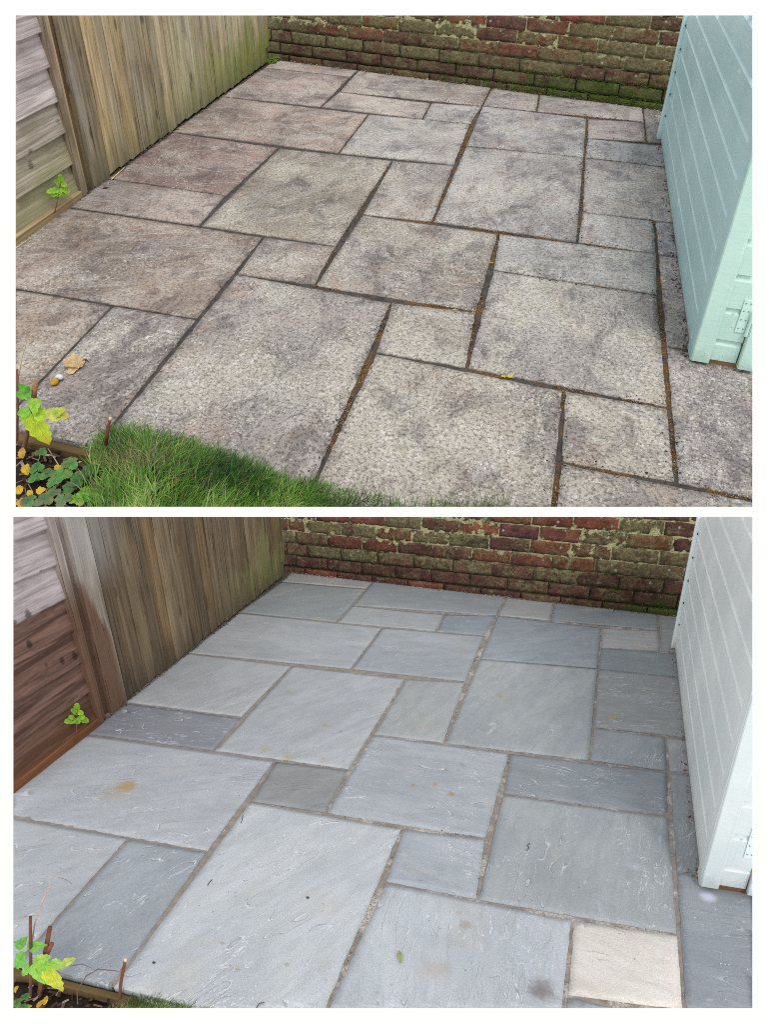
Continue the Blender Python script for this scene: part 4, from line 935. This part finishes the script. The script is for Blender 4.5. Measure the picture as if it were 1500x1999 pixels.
def build_low_plants(s):
    Z = 0.015
    if s == 'A':
        groups = [('round leaved strawberry plant with dark holed leaves at bottom left of the old patio', [(71, 913, 14), (92, 925, 15), (68, 932, 14), (80, 882, 12)]),
                  ('strawberry plant with the largest pale green leaf riddled with holes', [(118, 928, 21), (137, 905, 17), (104, 940, 14)]),
                  ('bright green strawberry plant touching the tall grass', [(153, 930, 15), (174, 918, 17), (136, 952, 16), (150, 942, 12)]),
                  ('fresh yellow green strawberry leaves at the lowest edge beside the grass', [(152, 974, 16), (182, 968, 18), (166, 960, 14)]),
                  ('dull grey green strawberry leaves low among the mulch', [(86, 975, 17), (122, 976, 17), (104, 962, 13), (55, 978, 15)])]
        yel = [(48, 908, 52, 925, 18), (44, 895, 40, 870, 16), (70, 962, 88, 952, 16), (40, 965, 32, 945, 16), (52, 974, 62, 985, 14), (180, 903, 198, 902, 10), (105, 915, 118, 910, 12), (36, 975, 46, 990, 16), (62, 968, 52, 956, 12)]
    else:
        groups = [('yellow green strawberry leaves at bottom left corner of the clean patio', [(32, 1958, 12), (45, 1966, 10), (50, 1945, 10)])]
        yel = [(86, 1962, 90, 1942, 13), (72, 1968, 84, 1950, 12), (52, 1968, 60, 1962, 10), (33, 1925, 28, 1936, 9)]
    cols = [(88, 132, 74), (104, 150, 78), (76, 118, 72), (128, 172, 70), (96, 128, 88)]
    for gi, (lab, lv) in enumerate(groups):
        c0 = at(s, lv[0][0], lv[0][1]+8, 2, -0.03)
        rt = root('strawberry_plant', s, c0, lab, 'plant', group='strawberry plants in the soil bed' if s == 'A' else None)
        for i, (x, y, r) in enumerate(lv):
            c = at(s, x, y, 2, Z+random.uniform(-.006, .006)); R = r/720
            a = random.uniform(0, 6.28)
            stem(s, rt, [c0, (c0+c)/2+np.array([0, 0, .006]), c-np.array([0, 0, .002])], [.0010, .0009, .0007], (120, 140, 80))
            for q in range(3):
                th = a+q*2.094; d = np.array([math.cos(th), math.sin(th), 0.05])
                add_leaf(s, rt, c+d*R*0.02, c+d*R*1.02, R*1.05, tuple(int(v*random.uniform(.88, 1.12)) for v in cols[gi]), 'round', 0.15, nrm=(0, -0.15, 1), fold=0.22, droop=0.18, seed=gi*9+i*3+q)
    rt = root('fallen_yellow_leaves', s, at(s, 50, 960 if s == 'A' else 1955, 2, -.02), 'scattered bright yellow dying leaves among the mulch under the ' + ('cane beside the unruly grass' if s == 'A' else 'cane of the clean patio'), 'leaves', kind='stuff')
    for i, (x0, y0, x1, y1, wd) in enumerate(yel):
        add_leaf(s, rt, at(s, x0, y0, 2, .004), at(s, x1, y1, 2, .010), wd*0.00135, [(214, 176, 48), (200, 156, 62), (222, 190, 70)][i % 3], 'pointed', .2, nrm=(0, -.3, 1), seed=i+50)

def grass(s):
    """turf spilling over the front edge of the patio"""
    V = []; F = []; T = []
    def blade(x, y, z, h, lean, az, wd, rnd, dry):
        d = np.array([math.cos(az), math.sin(az), 0]); sd = np.array([-d[1], d[0], 0])*wd/2
        b = len(V); seg = 4; p = np.array([x, y, z])
        for i in range(seg+1):
            f = i/seg; ang = lean*f**1.2
            if i: p = p+(d*math.sin(ang)+np.array([0, 0, 1])*math.cos(ang))*h/seg
            ww = (1-f**1.6)*1.0
            if i < seg: V.extend([p-sd*ww, p+sd*ww]); T.extend([(rnd, f, dry)]*2)
            else: V.append(p); T.append((rnd, f, dry))
        for i in range(seg-1): q = b+2*i; F.append((q, q+1, q+3, q+2))
        q = b+2*(seg-1); F.append((q, q+1, q+2))
    if s == 'A':
        edge = [(185, 865), (200, 850), (260, 838), (330, 855), (420, 885), (500, 915), (560, 942), (640, 955), (700, 968), (790, 986), (830, 1000)]
        N = 13000; x0, x1, y1 = 158, 850, 1030
    else:
        edge = [(218, 1972), (250, 1950), (300, 1944), (350, 1956), (410, 1972)]
        N = 1900; x0, x1, y1 = 205, 420, 1990
    ex = [e[0] for e in edge]; ey = [e[1] for e in edge]
    for _ in range(N):
        px = random.uniform(x0, x1); e = np.interp(px, ex, ey); dep = random.random()
        py = e+8+(y1-e)*dep
        if py < e: continue
        if s == 'A' and px < 225 and random.random() > ((px-158)/67)**1.3: continue
        p = at(s, px, py, 2, -0.02)
        # mound: the sward is higher in its middle
        rise = min(0.030, 0.0007*(py-e))*(1 if s == 'A' else 0.35)
        n = nz(p[0]*9, p[1]*9, 3)
        if s == 'A':
            az = random.gauss(2.4 if px < 300 else 0.75, 0.65+.3*abs(n)); lean = random.uniform(0.7, 2.1); h = random.uniform(.025, .070)
            dry = max(0, min(1, 1.15-abs(px-255)/75-abs(py-925)/45))*random.random()*1.3 + (0.8 if random.random() < 0.09 else 0)
            if px > 620: h *= 0.8; rise *= .5
            if px > 480 and random.random() < (px-480)/330: continue
        else:
            az = random.gauss(0.3, 0.7); lean = random.uniform(0.9, 1.8); h = random.uniform(.02, .042); dry = 0.35*random.random()+(0.5 if random.random() < .12 else 0)
        rnd = min(1, max(0, random.gauss(0.40+0.7*n-(.12 if px > 430 else 0), 0.26)))
        blade(p[0], p[1], -0.025+rise, h, lean, az, random.choice((.0013, .0018, .0024, .0036)), rnd, min(1, dry))
    if s == 'A':      # thin stray blades standing up in front of the slabs
        for _ in range(420):
            px = random.uniform(215, 960) if random.random() < .75 else random.uniform(700, 1000); e = np.interp(px, ex, ey)
            py = e+random.uniform(-4, 14) if px < 830 else random.uniform(985, 1000)
            p = at(s, px, py, 2, -0.005)
            blade(p[0], p[1], p[2], random.uniform(.03, .07), random.uniform(0.1, 0.9), random.uniform(0, 6.28), .0016, random.uniform(.1, .7), .35*random.random())
    o = make('grass', s, V, F, MATS[s]['grass'], None, tx=T, cap=False)
    tag(o, 'long unruly green grass spilling over the front edge of the old patio' if s == 'A' else 'small cropped tuft of grass at the front edge of the clean patio', 'grass', kind='stuff')

def soil(s):
    V = []; F = []; n, m = 90, 40
    for j in range(m+1):
        for i in range(n+1):
            x = 0.3+2.2*i/n; y = -3.056-0.6*j/m
            rise = 0.0
            V.append((x, y, -0.034+0.010*nz(x*18, y*18, 6)+0.006*nz(x*60, y*60, 3)-0.012*math.exp(-((y+3.056)/0.02)**2)))
    for j in range(m):
        for i in range(n): q = j*(n+1)+i; F.append((q, q+n+1, q+n+2, q+1))
    o = make('soil_bed', s, V, F, MATS[s]['soil'], None, smooth=True, cap=False)
    tag(o, 'dark mulched soil bed in front of the ' + ('grimy old' if s == 'A' else 'clean grey') + ' patio', kind='structure')
    # timber edging along the bed
    V, F = box_vf(0.3, 1.02 if s == 'B' else 0.98, -3.074, -3.052, -0.06, -0.010, .004)
    V = [(x, y+0.002*nz(x*12, 1, 1), z+0.004*nz(x*9, 3, 1)) for x, y, z in V]
    o = make('timber_edging', s, V, F, MATS[s]['woodx'], None, color=lin((92, 76, 50)))
    tag(o, 'dark rotting timber edging between soil and ' + ('lichen speckled slabs' if s == 'A' else 'washed blue grey slabs'), 'edging board')
    # bark chips and straw
    mb = MB()
    for _ in range(650 if s == 'A' else 420):
        x = random.uniform(.4, 1.25 if s == 'A' else 1.15); y = random.uniform(-3.4, -3.075); z = -0.026+random.uniform(-.006, .008); a = random.uniform(0, 3.14); L = random.uniform(.004, .016); W = random.uniform(.002, .005)
        c, d = math.cos(a), math.sin(a); r = random.random()
        if random.random() < .12: L *= 2.6; W = .0012; r = random.uniform(.8, 1)
        t = random.uniform(-.004, .004)
        pts = [(x-c*L-d*W, y-d*L+c*W, z), (x+c*L-d*W, y+d*L+c*W, z+t), (x+c*L+d*W, y+d*L-c*W, z+t), (x-c*L+d*W, y-d*L-c*W, z)]
        mb.add(pts+[(p[0], p[1], p[2]+.0015) for p in pts], BOXF, [(r, 0, 0)]*8)
    o = mb.build('bark_mulch', s, MATS[s]['chips'], None, cap=False)
    tag(o, 'brown bark chips and straw strewn over the soil by the ' + ('strawberry leaves' if s == 'A' else 'trimmed grass tuft'), 'mulch', kind='stuff')

def slab_joints():
    """segments (u,k)-(u,k) of every joint with its direction"""
    seg = []
    for i, (u0, k0, u1, k1) in enumerate(SLABS):
        seg.append((i, (u1, k0), (u1, k1))); seg.append((i, (u0, k1), (u1, k1)))
    return seg

def debris(s):
    mb = MB(); moss = MB()
    for i, a, b in slab_joints():
        p, q = corner(s, *a), corner(s, *b); L = np.linalg.norm(q-p); t = (q-p)/max(L, 1e-6); n = np.array([-t[1], t[0]])
        xm = (p[0]+q[0])/2; ym = (p[1]+q[1])/2
        if s == 'A': dens = 0 if xm < 1.05 else (520 if xm > 1.3 else 220)
        else: dens = 0 if xm < 0.9 else (120 if abs(xm-1.5) < .12 or abs(xm-1.8) < .1 or ym > -0.9 else 25)
        for _ in range(int(L*dens)):
            f = random.random(); c = p+t*L*f+n*random.gauss(0, .0048); 
            gate = nz(c[0]*6, c[1]*6, 9)
            if s == 'A':
                if gate < -0.02: continue
                l, wd, h = random.uniform(.0025, .008), random.uniform(.0008, .0018), .0012; r = random.random()
            else:
                if gate < 0.0: continue
                l = random.uniform(.0012, .0036); wd = l*.8; h = l*.7; r = random.random()
            th = random.uniform(0, 3.14); cx, sx = math.cos(th)*l/2, math.sin(th)*l/2; wx, wy = -math.sin(th)*wd/2, math.cos(th)*wd/2
            z = (-.0075 if s == 'A' else -.005)+random.uniform(0, .004)
            P4 = [(c[0]-cx-wx, c[1]-sx-wy, z), (c[0]+cx-wx, c[1]+sx-wy, z), (c[0]+cx+wx, c[1]+sx+wy, z), (c[0]-cx+wx, c[1]-sx+wy, z)]
            mb.add(P4+[(x, y, zz+h) for x, y, zz in P4], BOXF, [(r, 0, 0)]*8)
        if s == 'A' and xm > 1.0:
            for _ in range(int(L*(130 if xm > 1.9 else 70))):
                f = random.random(); sd = random.choice((-1, 1)); c = p+t*L*f+n*sd*(.008+abs(random.gauss(0, .012))); r0 = random.uniform(.0012, .0026)*(1.8 if random.random() < .12 else 1)
                if nz(c[0]*4, c[1]*4, 2) < -.1: continue
                V = []; m = 7; st = random.uniform(.4, 1)
                for k in range(m):
                    th = 6.283*k/m; rr = r0*random.uniform(.7, 1.2); V.append((c[0]+rr*math.cos(th), c[1]+rr*st*math.sin(th), .0006))
                V += [(c[0]+(x-c[0])*.6, c[1]+(y-c[1])*.6, .0022) for x, y, _ in V]
                moss.add(V, [(k, (k+1) % m, m+(k+1) % m, m+k) for k in range(m)]+[tuple(range(m, 2*m))], [(random.random(), 0, 0)]*(2*m))
    mt = mat_bits('needle_litter', [(0, (.03, .018, .012)), (.45, (.12, .060, .024)), (.8, (.22, .125, .05)), (1, (.40, .32, .20))]) if s == 'A' else \
        mat_bits('mortar_crumbs', [(0, (.05, .04, .035)), (.3, (.18, .15, .13)), (.7, (.34, .29, .25)), (1, (.62, .60, .56))])
    o = mb.build('joint_litter' if s == 'A' else 'mortar_crumbs', s, mt, None, cap=False)
    tag(o, 'rusty brown needles and leaf bits packed in the joints of the old patio' if s == 'A' else 'pale mortar crumbs lying along the joints of the clean patio', 'debris', kind='stuff')
    if s == 'A':
        o = moss.build('moss_spots', s, mat_bits('black_moss', [(0, (.012, .013, .010)), (.6, (.035, .036, .028)), (1, (.07, .068, .05))]), None, cap=False)
        tag(o, 'small black moss spots dotted along the joints of the old slabs', 'moss', kind='stuff')
    # crumbs and litter at the foot of the wall
    mb = MB()
    for _ in range(520):
        x = random.uniform(-.02, 2.55); y = wall_y(x)-abs(random.gauss(0, .022))-.006; l = random.uniform(.002, .007); r = random.random(); z = .001
        th = random.uniform(0, 3.1); c, d = math.cos(th)*l, math.sin(th)*l
        P4 = [(x-c, y-d, z), (x+d*.5, y-c*.5, z), (x+c, y+d, z), (x-d*.5, y+c*.5, z)]
        mb.add(P4+[(a*.7+x*.3, b*.7+y*.3, l*.5) for a, b, _ in P4], BOXF, [(r, 0, 0)]*8)
    o = mb.build('wall_foot_crumbs', s, mat_bits('brick_crumbs', [(0, (.03, .022, .016)), (.4, (.13, .06, .04)), (.7, (.26, .14, .09)), (1, (.52, .45, .38))]), None, cap=False)
    tag(o, 'brick and leaf crumbs scattered along the foot of the ' + ('mossy' if s == 'A' else 'redder, cleaner') + ' wall', 'debris', kind='stuff')

def foot_litter_and_shade(s):
    for nm, n, lab in (('shed', 90, 'brown leaf and bark bits gathered along the foot of the ' + ('mint' if s == 'A' else 'pale grey white') + ' shed'),
                       ('fence', 520, 'dark crumbs added as contact shade in the gap at the foot of the ' + ('algae stained' if s == 'A' else 'brown streaked') + ' fence')):  # fence crumbs are darkened to add contact shade along its foot
        mb = MB()
        for _ in range(n):
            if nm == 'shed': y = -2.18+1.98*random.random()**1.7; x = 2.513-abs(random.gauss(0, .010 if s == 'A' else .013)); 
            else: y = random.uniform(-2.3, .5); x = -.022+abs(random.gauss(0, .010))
            if nz(y*5, 2, 1) < -.25: continue
            l = random.uniform(.002, .008); th = random.uniform(0, 3.1); c, d = math.cos(th)*l, math.sin(th)*l; r_ = random.random(); z = .0015
            P4 = [(x-c, y-d, z), (x+d*.4, y-c*.4, z), (x+c, y+d, z+.002), (x-d*.4, y+c*.4, z)]
            mb.add(P4+[(a*.8+x*.2, b*.8+y*.2, zz+l*.35) for a, b, zz in P4], BOXF, [(r_, 0, 0)]*8)
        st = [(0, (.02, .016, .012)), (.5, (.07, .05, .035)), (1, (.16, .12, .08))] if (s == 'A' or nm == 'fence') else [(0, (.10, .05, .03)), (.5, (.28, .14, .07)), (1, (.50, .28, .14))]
        o = mb.build('foot_litter_and_shade', s, mat_bits('foot_litter_and_shade', st), None, cap=False); tag(o, lab, 'debris', kind='stuff')

def moss_cushions(s, P):
    """low cushions of moss growing where the wall meets the slabs"""
    V = []; F = []; T = []
    n = 1500 if s == 'A' else 110
    for _ in range(n):
        x = random.uniform(1.2, 2.56) if s == 'A' else random.uniform(1.9, 2.56)
        if s == 'A' and random.random() > 0.25+0.75*(x-1.2)/1.3: continue
        if random.random() < .5: z = random.choice((Z0, Z0+PITCH))+random.gauss(0, .005); d = random.uniform(-.004, .004)
        else: z = abs(random.gauss(0, .022)); d = .014+random.uniform(0, .010)*(z < .02)
        p = np.array(P(x, d, z)); r = random.uniform(.002, .006); b = len(V)
        for k in range(5):
            th = 6.283*k/5; V.append(p+np.array([r*math.cos(th), -.001, r*.8*math.sin(th)])); T.append((random.random(), 0, 0))
        V.append(p+np.array([0, -r*.9, r*.3])); T.append((random.random(), 0, 0))
        for k in range(5): F.append((b+k, b+(k+1) % 5, b+5))
    if s == 'A':
        for _ in range(260):     # cushion in the corner by the fence post
            x = random.uniform(-.05, .03); y = random.uniform(.42, .55); z = random.uniform(0, .02); r = random.uniform(.003, .007); b = len(V)
            for k in range(5): th = 6.283*k/5; V.append((x+r*math.cos(th), y+r*math.sin(th), z)); T.append((.4+.6*random.random(), 0, 0))
            V.append((x, y, z+r)); T.append((.9, 0, 0))
            for k in range(5): F.append((b+k, b+(k+1) % 5, b+5))
    o = make('moss', s, V, F, mat_bits('moss', [(0, (.012, .022, .004)), (.5, (.05, .085, .012)), (1, (.14, .20, .03))]), None, tx=T, cap=False)
    tag(o, 'green moss cushions along the wall foot of the ' + ('grimy' if s == 'A' else 'cleaned') + ' patio', 'moss', kind='stuff')

def stone(s, px, py, r, col, label, seed):
    c = at(s, px, py, 2, r*.5); bm = bmesh.new(); bmesh.ops.create_icosphere(bm, subdivisions=2, radius=r)
    V = []; 
    for v in bm.verts:
        p = v.co; k = 1+.35*nz(p.x/r*1.3+seed, p.y/r*1.3, p.z/r*1.3); V.append((c[0]+p.x*k*1.2, c[1]+p.y*k*.8, max(0.0008, c[2]+p.z*k*.75)))
    F = [tuple(v.index for v in f.verts) for f in bm.faces]; bm.free()
    o = make('stone', s, V, F, MATS[s]['stone'], None, color=lin(col)); tag(o, label, 'stone', 'small stones lying on the paving')

def fallen_bits(s):
    if s == 'A':
        # curled dry leaf and the gall-like yellow fruit beside it
        rt = root('dry_leaf', s, at(s, 142, 712), 'large curled tan dry leaf lying on the slab at lower left of the old patio', 'leaf')
        add_leaf(s, rt, at(s, 166, 704, 2, .006), at(s, 122, 714, 2, .012), 46*.00125, (212, 180, 138), 'lobed', 0, nrm=(0, -.2, 1), fold=.25, droop=-.1, seed=4, name='blade')
        add_leaf(s, rt, at(s, 158, 704, 2, .004), at(s, 134, 731, 2, .008), 30*.00125, (220, 190, 150), 'lobed', 0, nrm=(0, -.2, 1), fold=.2, droop=0, seed=8, name='blade')
        stem(s, rt, [at(s, 160, 704, 2, .006), at(s, 168, 702, 2, .006), at(s, 172, 706, 2, .004)], [.003, .003, .001], (70, 55, 45), 'stalk')
        rf = root('fallen_fruit', s, at(s, 110, 738), 'small rotten yellow fruit with a white cap beside the tan dry leaf', 'fruit')
        def blob(name, c, r, col, sq=(1, 1, 1), seed=0):
            bm = bmesh.new(); bmesh.ops.create_icosphere(bm, subdivisions=2, radius=1)
            V = [tuple(c+np.array([v.co.x*sq[0], v.co.y*sq[1], v.co.z*sq[2]])*r*(1+.12*nz(v.co.x*2+seed, v.co.y*2, v.co.z*2))) for v in bm.verts]
            F = [tuple(v.index for v in f.verts) for f in bm.faces]; bm.free()
            make(name, s, V, F, MATS[s]['stone'], rf, color=lin(col), smooth=True)
        blob('flesh', at(s, 106, 745, 2, .010), .0130, (176, 134, 44), (.85, 1.15, .8), 1)
        blob('cap', at(s, 115, 736, 2, .012), .0130, (196, 198, 204), (1.0, .7, .75), 2)
        blob('bruise', at(s, 104, 750, 2, .006), .006, (110, 70, 30), (1, 1, .8), 3)
        stone(s, 905, 156, .016, (170, 92, 72), 'small broken red brick lump lying at the foot of the wall', 1)
        stone(s, 893, 158, .008, (196, 176, 150), 'tiny pale pebble touching the broken red brick lump', 5)
        yl = [(1246-250, 736, .012), (985, 735, .011), (960, 513, .008), (888, 605, .009), (925, 610, .006)]
        rt = root('yellow_leaf_bits', s, at(s, 990, 735), 'bright yellow leaf fragments lying in the dark joints of the old patio', 'leaves', kind='stuff')
        for i, (x, y, r) in enumerate(yl):
            c = at(s, x, y, 2, .001); add_leaf(s, rt, c+np.array([-r, 0, 0]), c+np.array([r, .002, .001]), r*.9, (226, 214, 60), 'pointed', .2, nrm=(0, 0, 1), fold=.1, droop=0, seed=i)
        V, F = tube_vf([at(s, 217, 350, 2, .004), at(s, 240, 329, 2, .006), at(s, 243, 326, 2, .006)], [.0022, .0018, .001], 5)
        o = make('straw', s, V, F, MATS[s]['bark'], None, color=lin((214, 196, 140))); tag(o, 'long pale straw lying against the fence foot on the old patio', 'straw', 'straws on the old patio')
        V, F = tube_vf([at(s, 30, 484, 2, .006), at(s, 45, 474, 2, .008), at(s, 60, 464, 2, .004)], [.0014, .0014, .0008], 5)
        o = make('straw', s, V, F, MATS[s]['bark'], None, color=lin((206, 186, 136))); tag(o, 'short pale straw by the waney panel at the far left of the old patio', 'straw', 'straws on the old patio')
        r = .012; rt = root('brown_scrap', s, at(s, 208, 366), 'dark brown leaf scrap on the pinkish slab near the fence post', 'leaf')
        add_leaf(s, rt, at(s, 199, 367, 2, .002), at(s, 216, 366, 2, .004), .016, (104, 62, 48), 'lobed', 0, nrm=(0, -.1, 1), seed=3)
    else:
        rt = root('green_leaf', s, at(s, 781, 1868), 'single pointed pale green leaf lying on the palest near slab', 'leaf')
        add_leaf(s, rt, at(s, 779, 1857, 2, .002), at(s, 783, 1881, 2, .003), .015, (170, 180, 130), 'pointed', .3, nrm=(0, 0, 1), fold=.25, droop=0, seed=2)
        for nm, pts, col, lab in (('twig', [(405, 1728), (409, 1722), (414, 1717)], (70, 60, 58), 'tiny curved dark twig on the big pale slab, lower of two'),
                                  ('twig', [(470, 1607), (473, 1600), (474, 1591)], (70, 60, 58), 'tiny curved dark twig near the top left corner of the big pale slab'),
                                  ('twig', [(500, 1968), (506, 1959), (516, 1957)], (90, 80, 76), 'small hooked grey twig at the lower edge of the big pale slab'),
                                  ('twig', [(1028, 1660), (1034, 1655), (1030, 1650), (1036, 1646)], (96, 72, 84), 'curled purplish worm cast shaped twig on the slab left of the cream slab'),):
            V, F = tube_vf([at(s, *p, 2, .002) for p in pts], .0013, 5)
            o = make(nm, s, V, F, MATS[s]['bark'], None, color=lin(col)); tag(o, lab, 'twig', 'twigs dropped on the clean patio')
        V, F = tube_vf([at(s, 151, 1960, 2, .0), at(s, 150, 1935, 2, .01), at(s, 168, 1905, 2, .03), at(s, 190, 1892, 2, .035), at(s, 231, 1896, 2, .02)], [.0014, .0014, .0018, .002, .0014], 5)
        o = make('twig', s, V, F, MATS[s]['bark'], None, color=lin((120, 92, 88)), smooth=True); tag(o, 'long arched dead twig bending over the patio edge above the soil', 'twig', 'twigs dropped on the clean patio')
        V, F = tube_vf([at(s, 136, 1886, 2, .02), at(s, 160, 1882, 2, .02), at(s, 178, 1890, 2, .012)], [.001, .0014, .0008], 5)
        o = make('twig', s, V, F, MATS[s]['bark'], None, color=lin((110, 92, 92)), smooth=True); tag(o, 'thin dead twig between the yellow raspberry leaf and the arched twig', 'twig', 'twigs dropped on the clean patio')
        stone(s, 300, 1880-1, .004, (60, 62, 80), 'tiny dark pebble on the near slate blue slab', 4)
        stone(s, 601, 1752, .0045, (70, 70, 72), 'tiny dark pebble in the middle of the big pale slab', 7)
        stone(s, 692, 1122, .010, (196, 92, 84), 'small pink brick chip at the far end of the clean patio', 2)

# ------------------------------------------------------------------ assemble
MATS = {}
for s in 'AB':
    MATS[s] = dict(soil=mat_soil(s), mortar=mat_mortar(s), woodv=mat_wood_vert(s), woodh=mat_wood_horiz(s), woody=mat_wood_plain(s), woodx=mat_wood_x(s), paint=mat_paint(s),
                   metal=mat_simple('painted_metal', s, .5, 60, .0006, .12, .4), dark=mat_simple('dark_gap', s), leaf=mat_leaf(s), bark=mat_simple('bark', s, .75, 140, .0015, .4),
                   grass=mat_grass(s), chips=mat_bits('bark_chips', [(0, (.018, .012, .010)), (.5, (.07, .042, .030)), (.8, (.16, .10, .07)), (1, (.42, .36, .28))]), stone=mat_simple('rough_stone', s))

TXT = {'A': ('grimy lichen speckled sandstone patio in mixed slab sizes with dark joints, before cleaning',
             'mossy brick wall thick with yellow green lichen behind the grimy patio',
             ('vertical board fence with green algae along its foot beside the grimy patio', 'dry grey horizontal waney lap panel at far left of the grimy patio', 'recessed brown post between the dry grey panel and the algae stained fence'),
             'mint green painted timber shed beside the grimy patio',
             'lime green seedling growing against the dry grey waney panel',
             'raspberry cane with lime and yellow leaves beside the strawberry plants and tall grass'),
       'B': ('clean blue grey sandstone patio in mixed slab sizes with one cream slab, after cleaning',
             'redder washed brick wall behind the clean blue grey patio',
             ('dark brown streaked vertical board fence beside the clean blue grey patio', 'horizontal waney lap panel with wet dark brown lower boards', 'wet dark brown post between the wet panel and the brown streaked fence'),
             'pale grey white painted timber shed beside the clean patio',
             'lime green seedling growing against the wet brown waney panel',
             'raspberry cane with cut red brown stems and a yellow leaf over the clean slabs')}
for s in 'AB':
    t = TXT[s]
    build_patio(s, t[0])
    rt, P = build_wall(s, t[1])
    build_fence(s, t[2])
    build_shed(s, t[3])
    soil(s)
    build_sapling(s, t[4])
    build_cane(s, t[5])
    build_low_plants(s)
    grass(s)
    debris(s)
    moss_cushions(s, P)
    foot_litter_and_shade(s)
    fallen_bits(s)
# drop roots that ended up empty
for o in list(bpy.data.objects):
    if o.type == 'EMPTY' and not o.children: bpy.data.objects.remove(o)
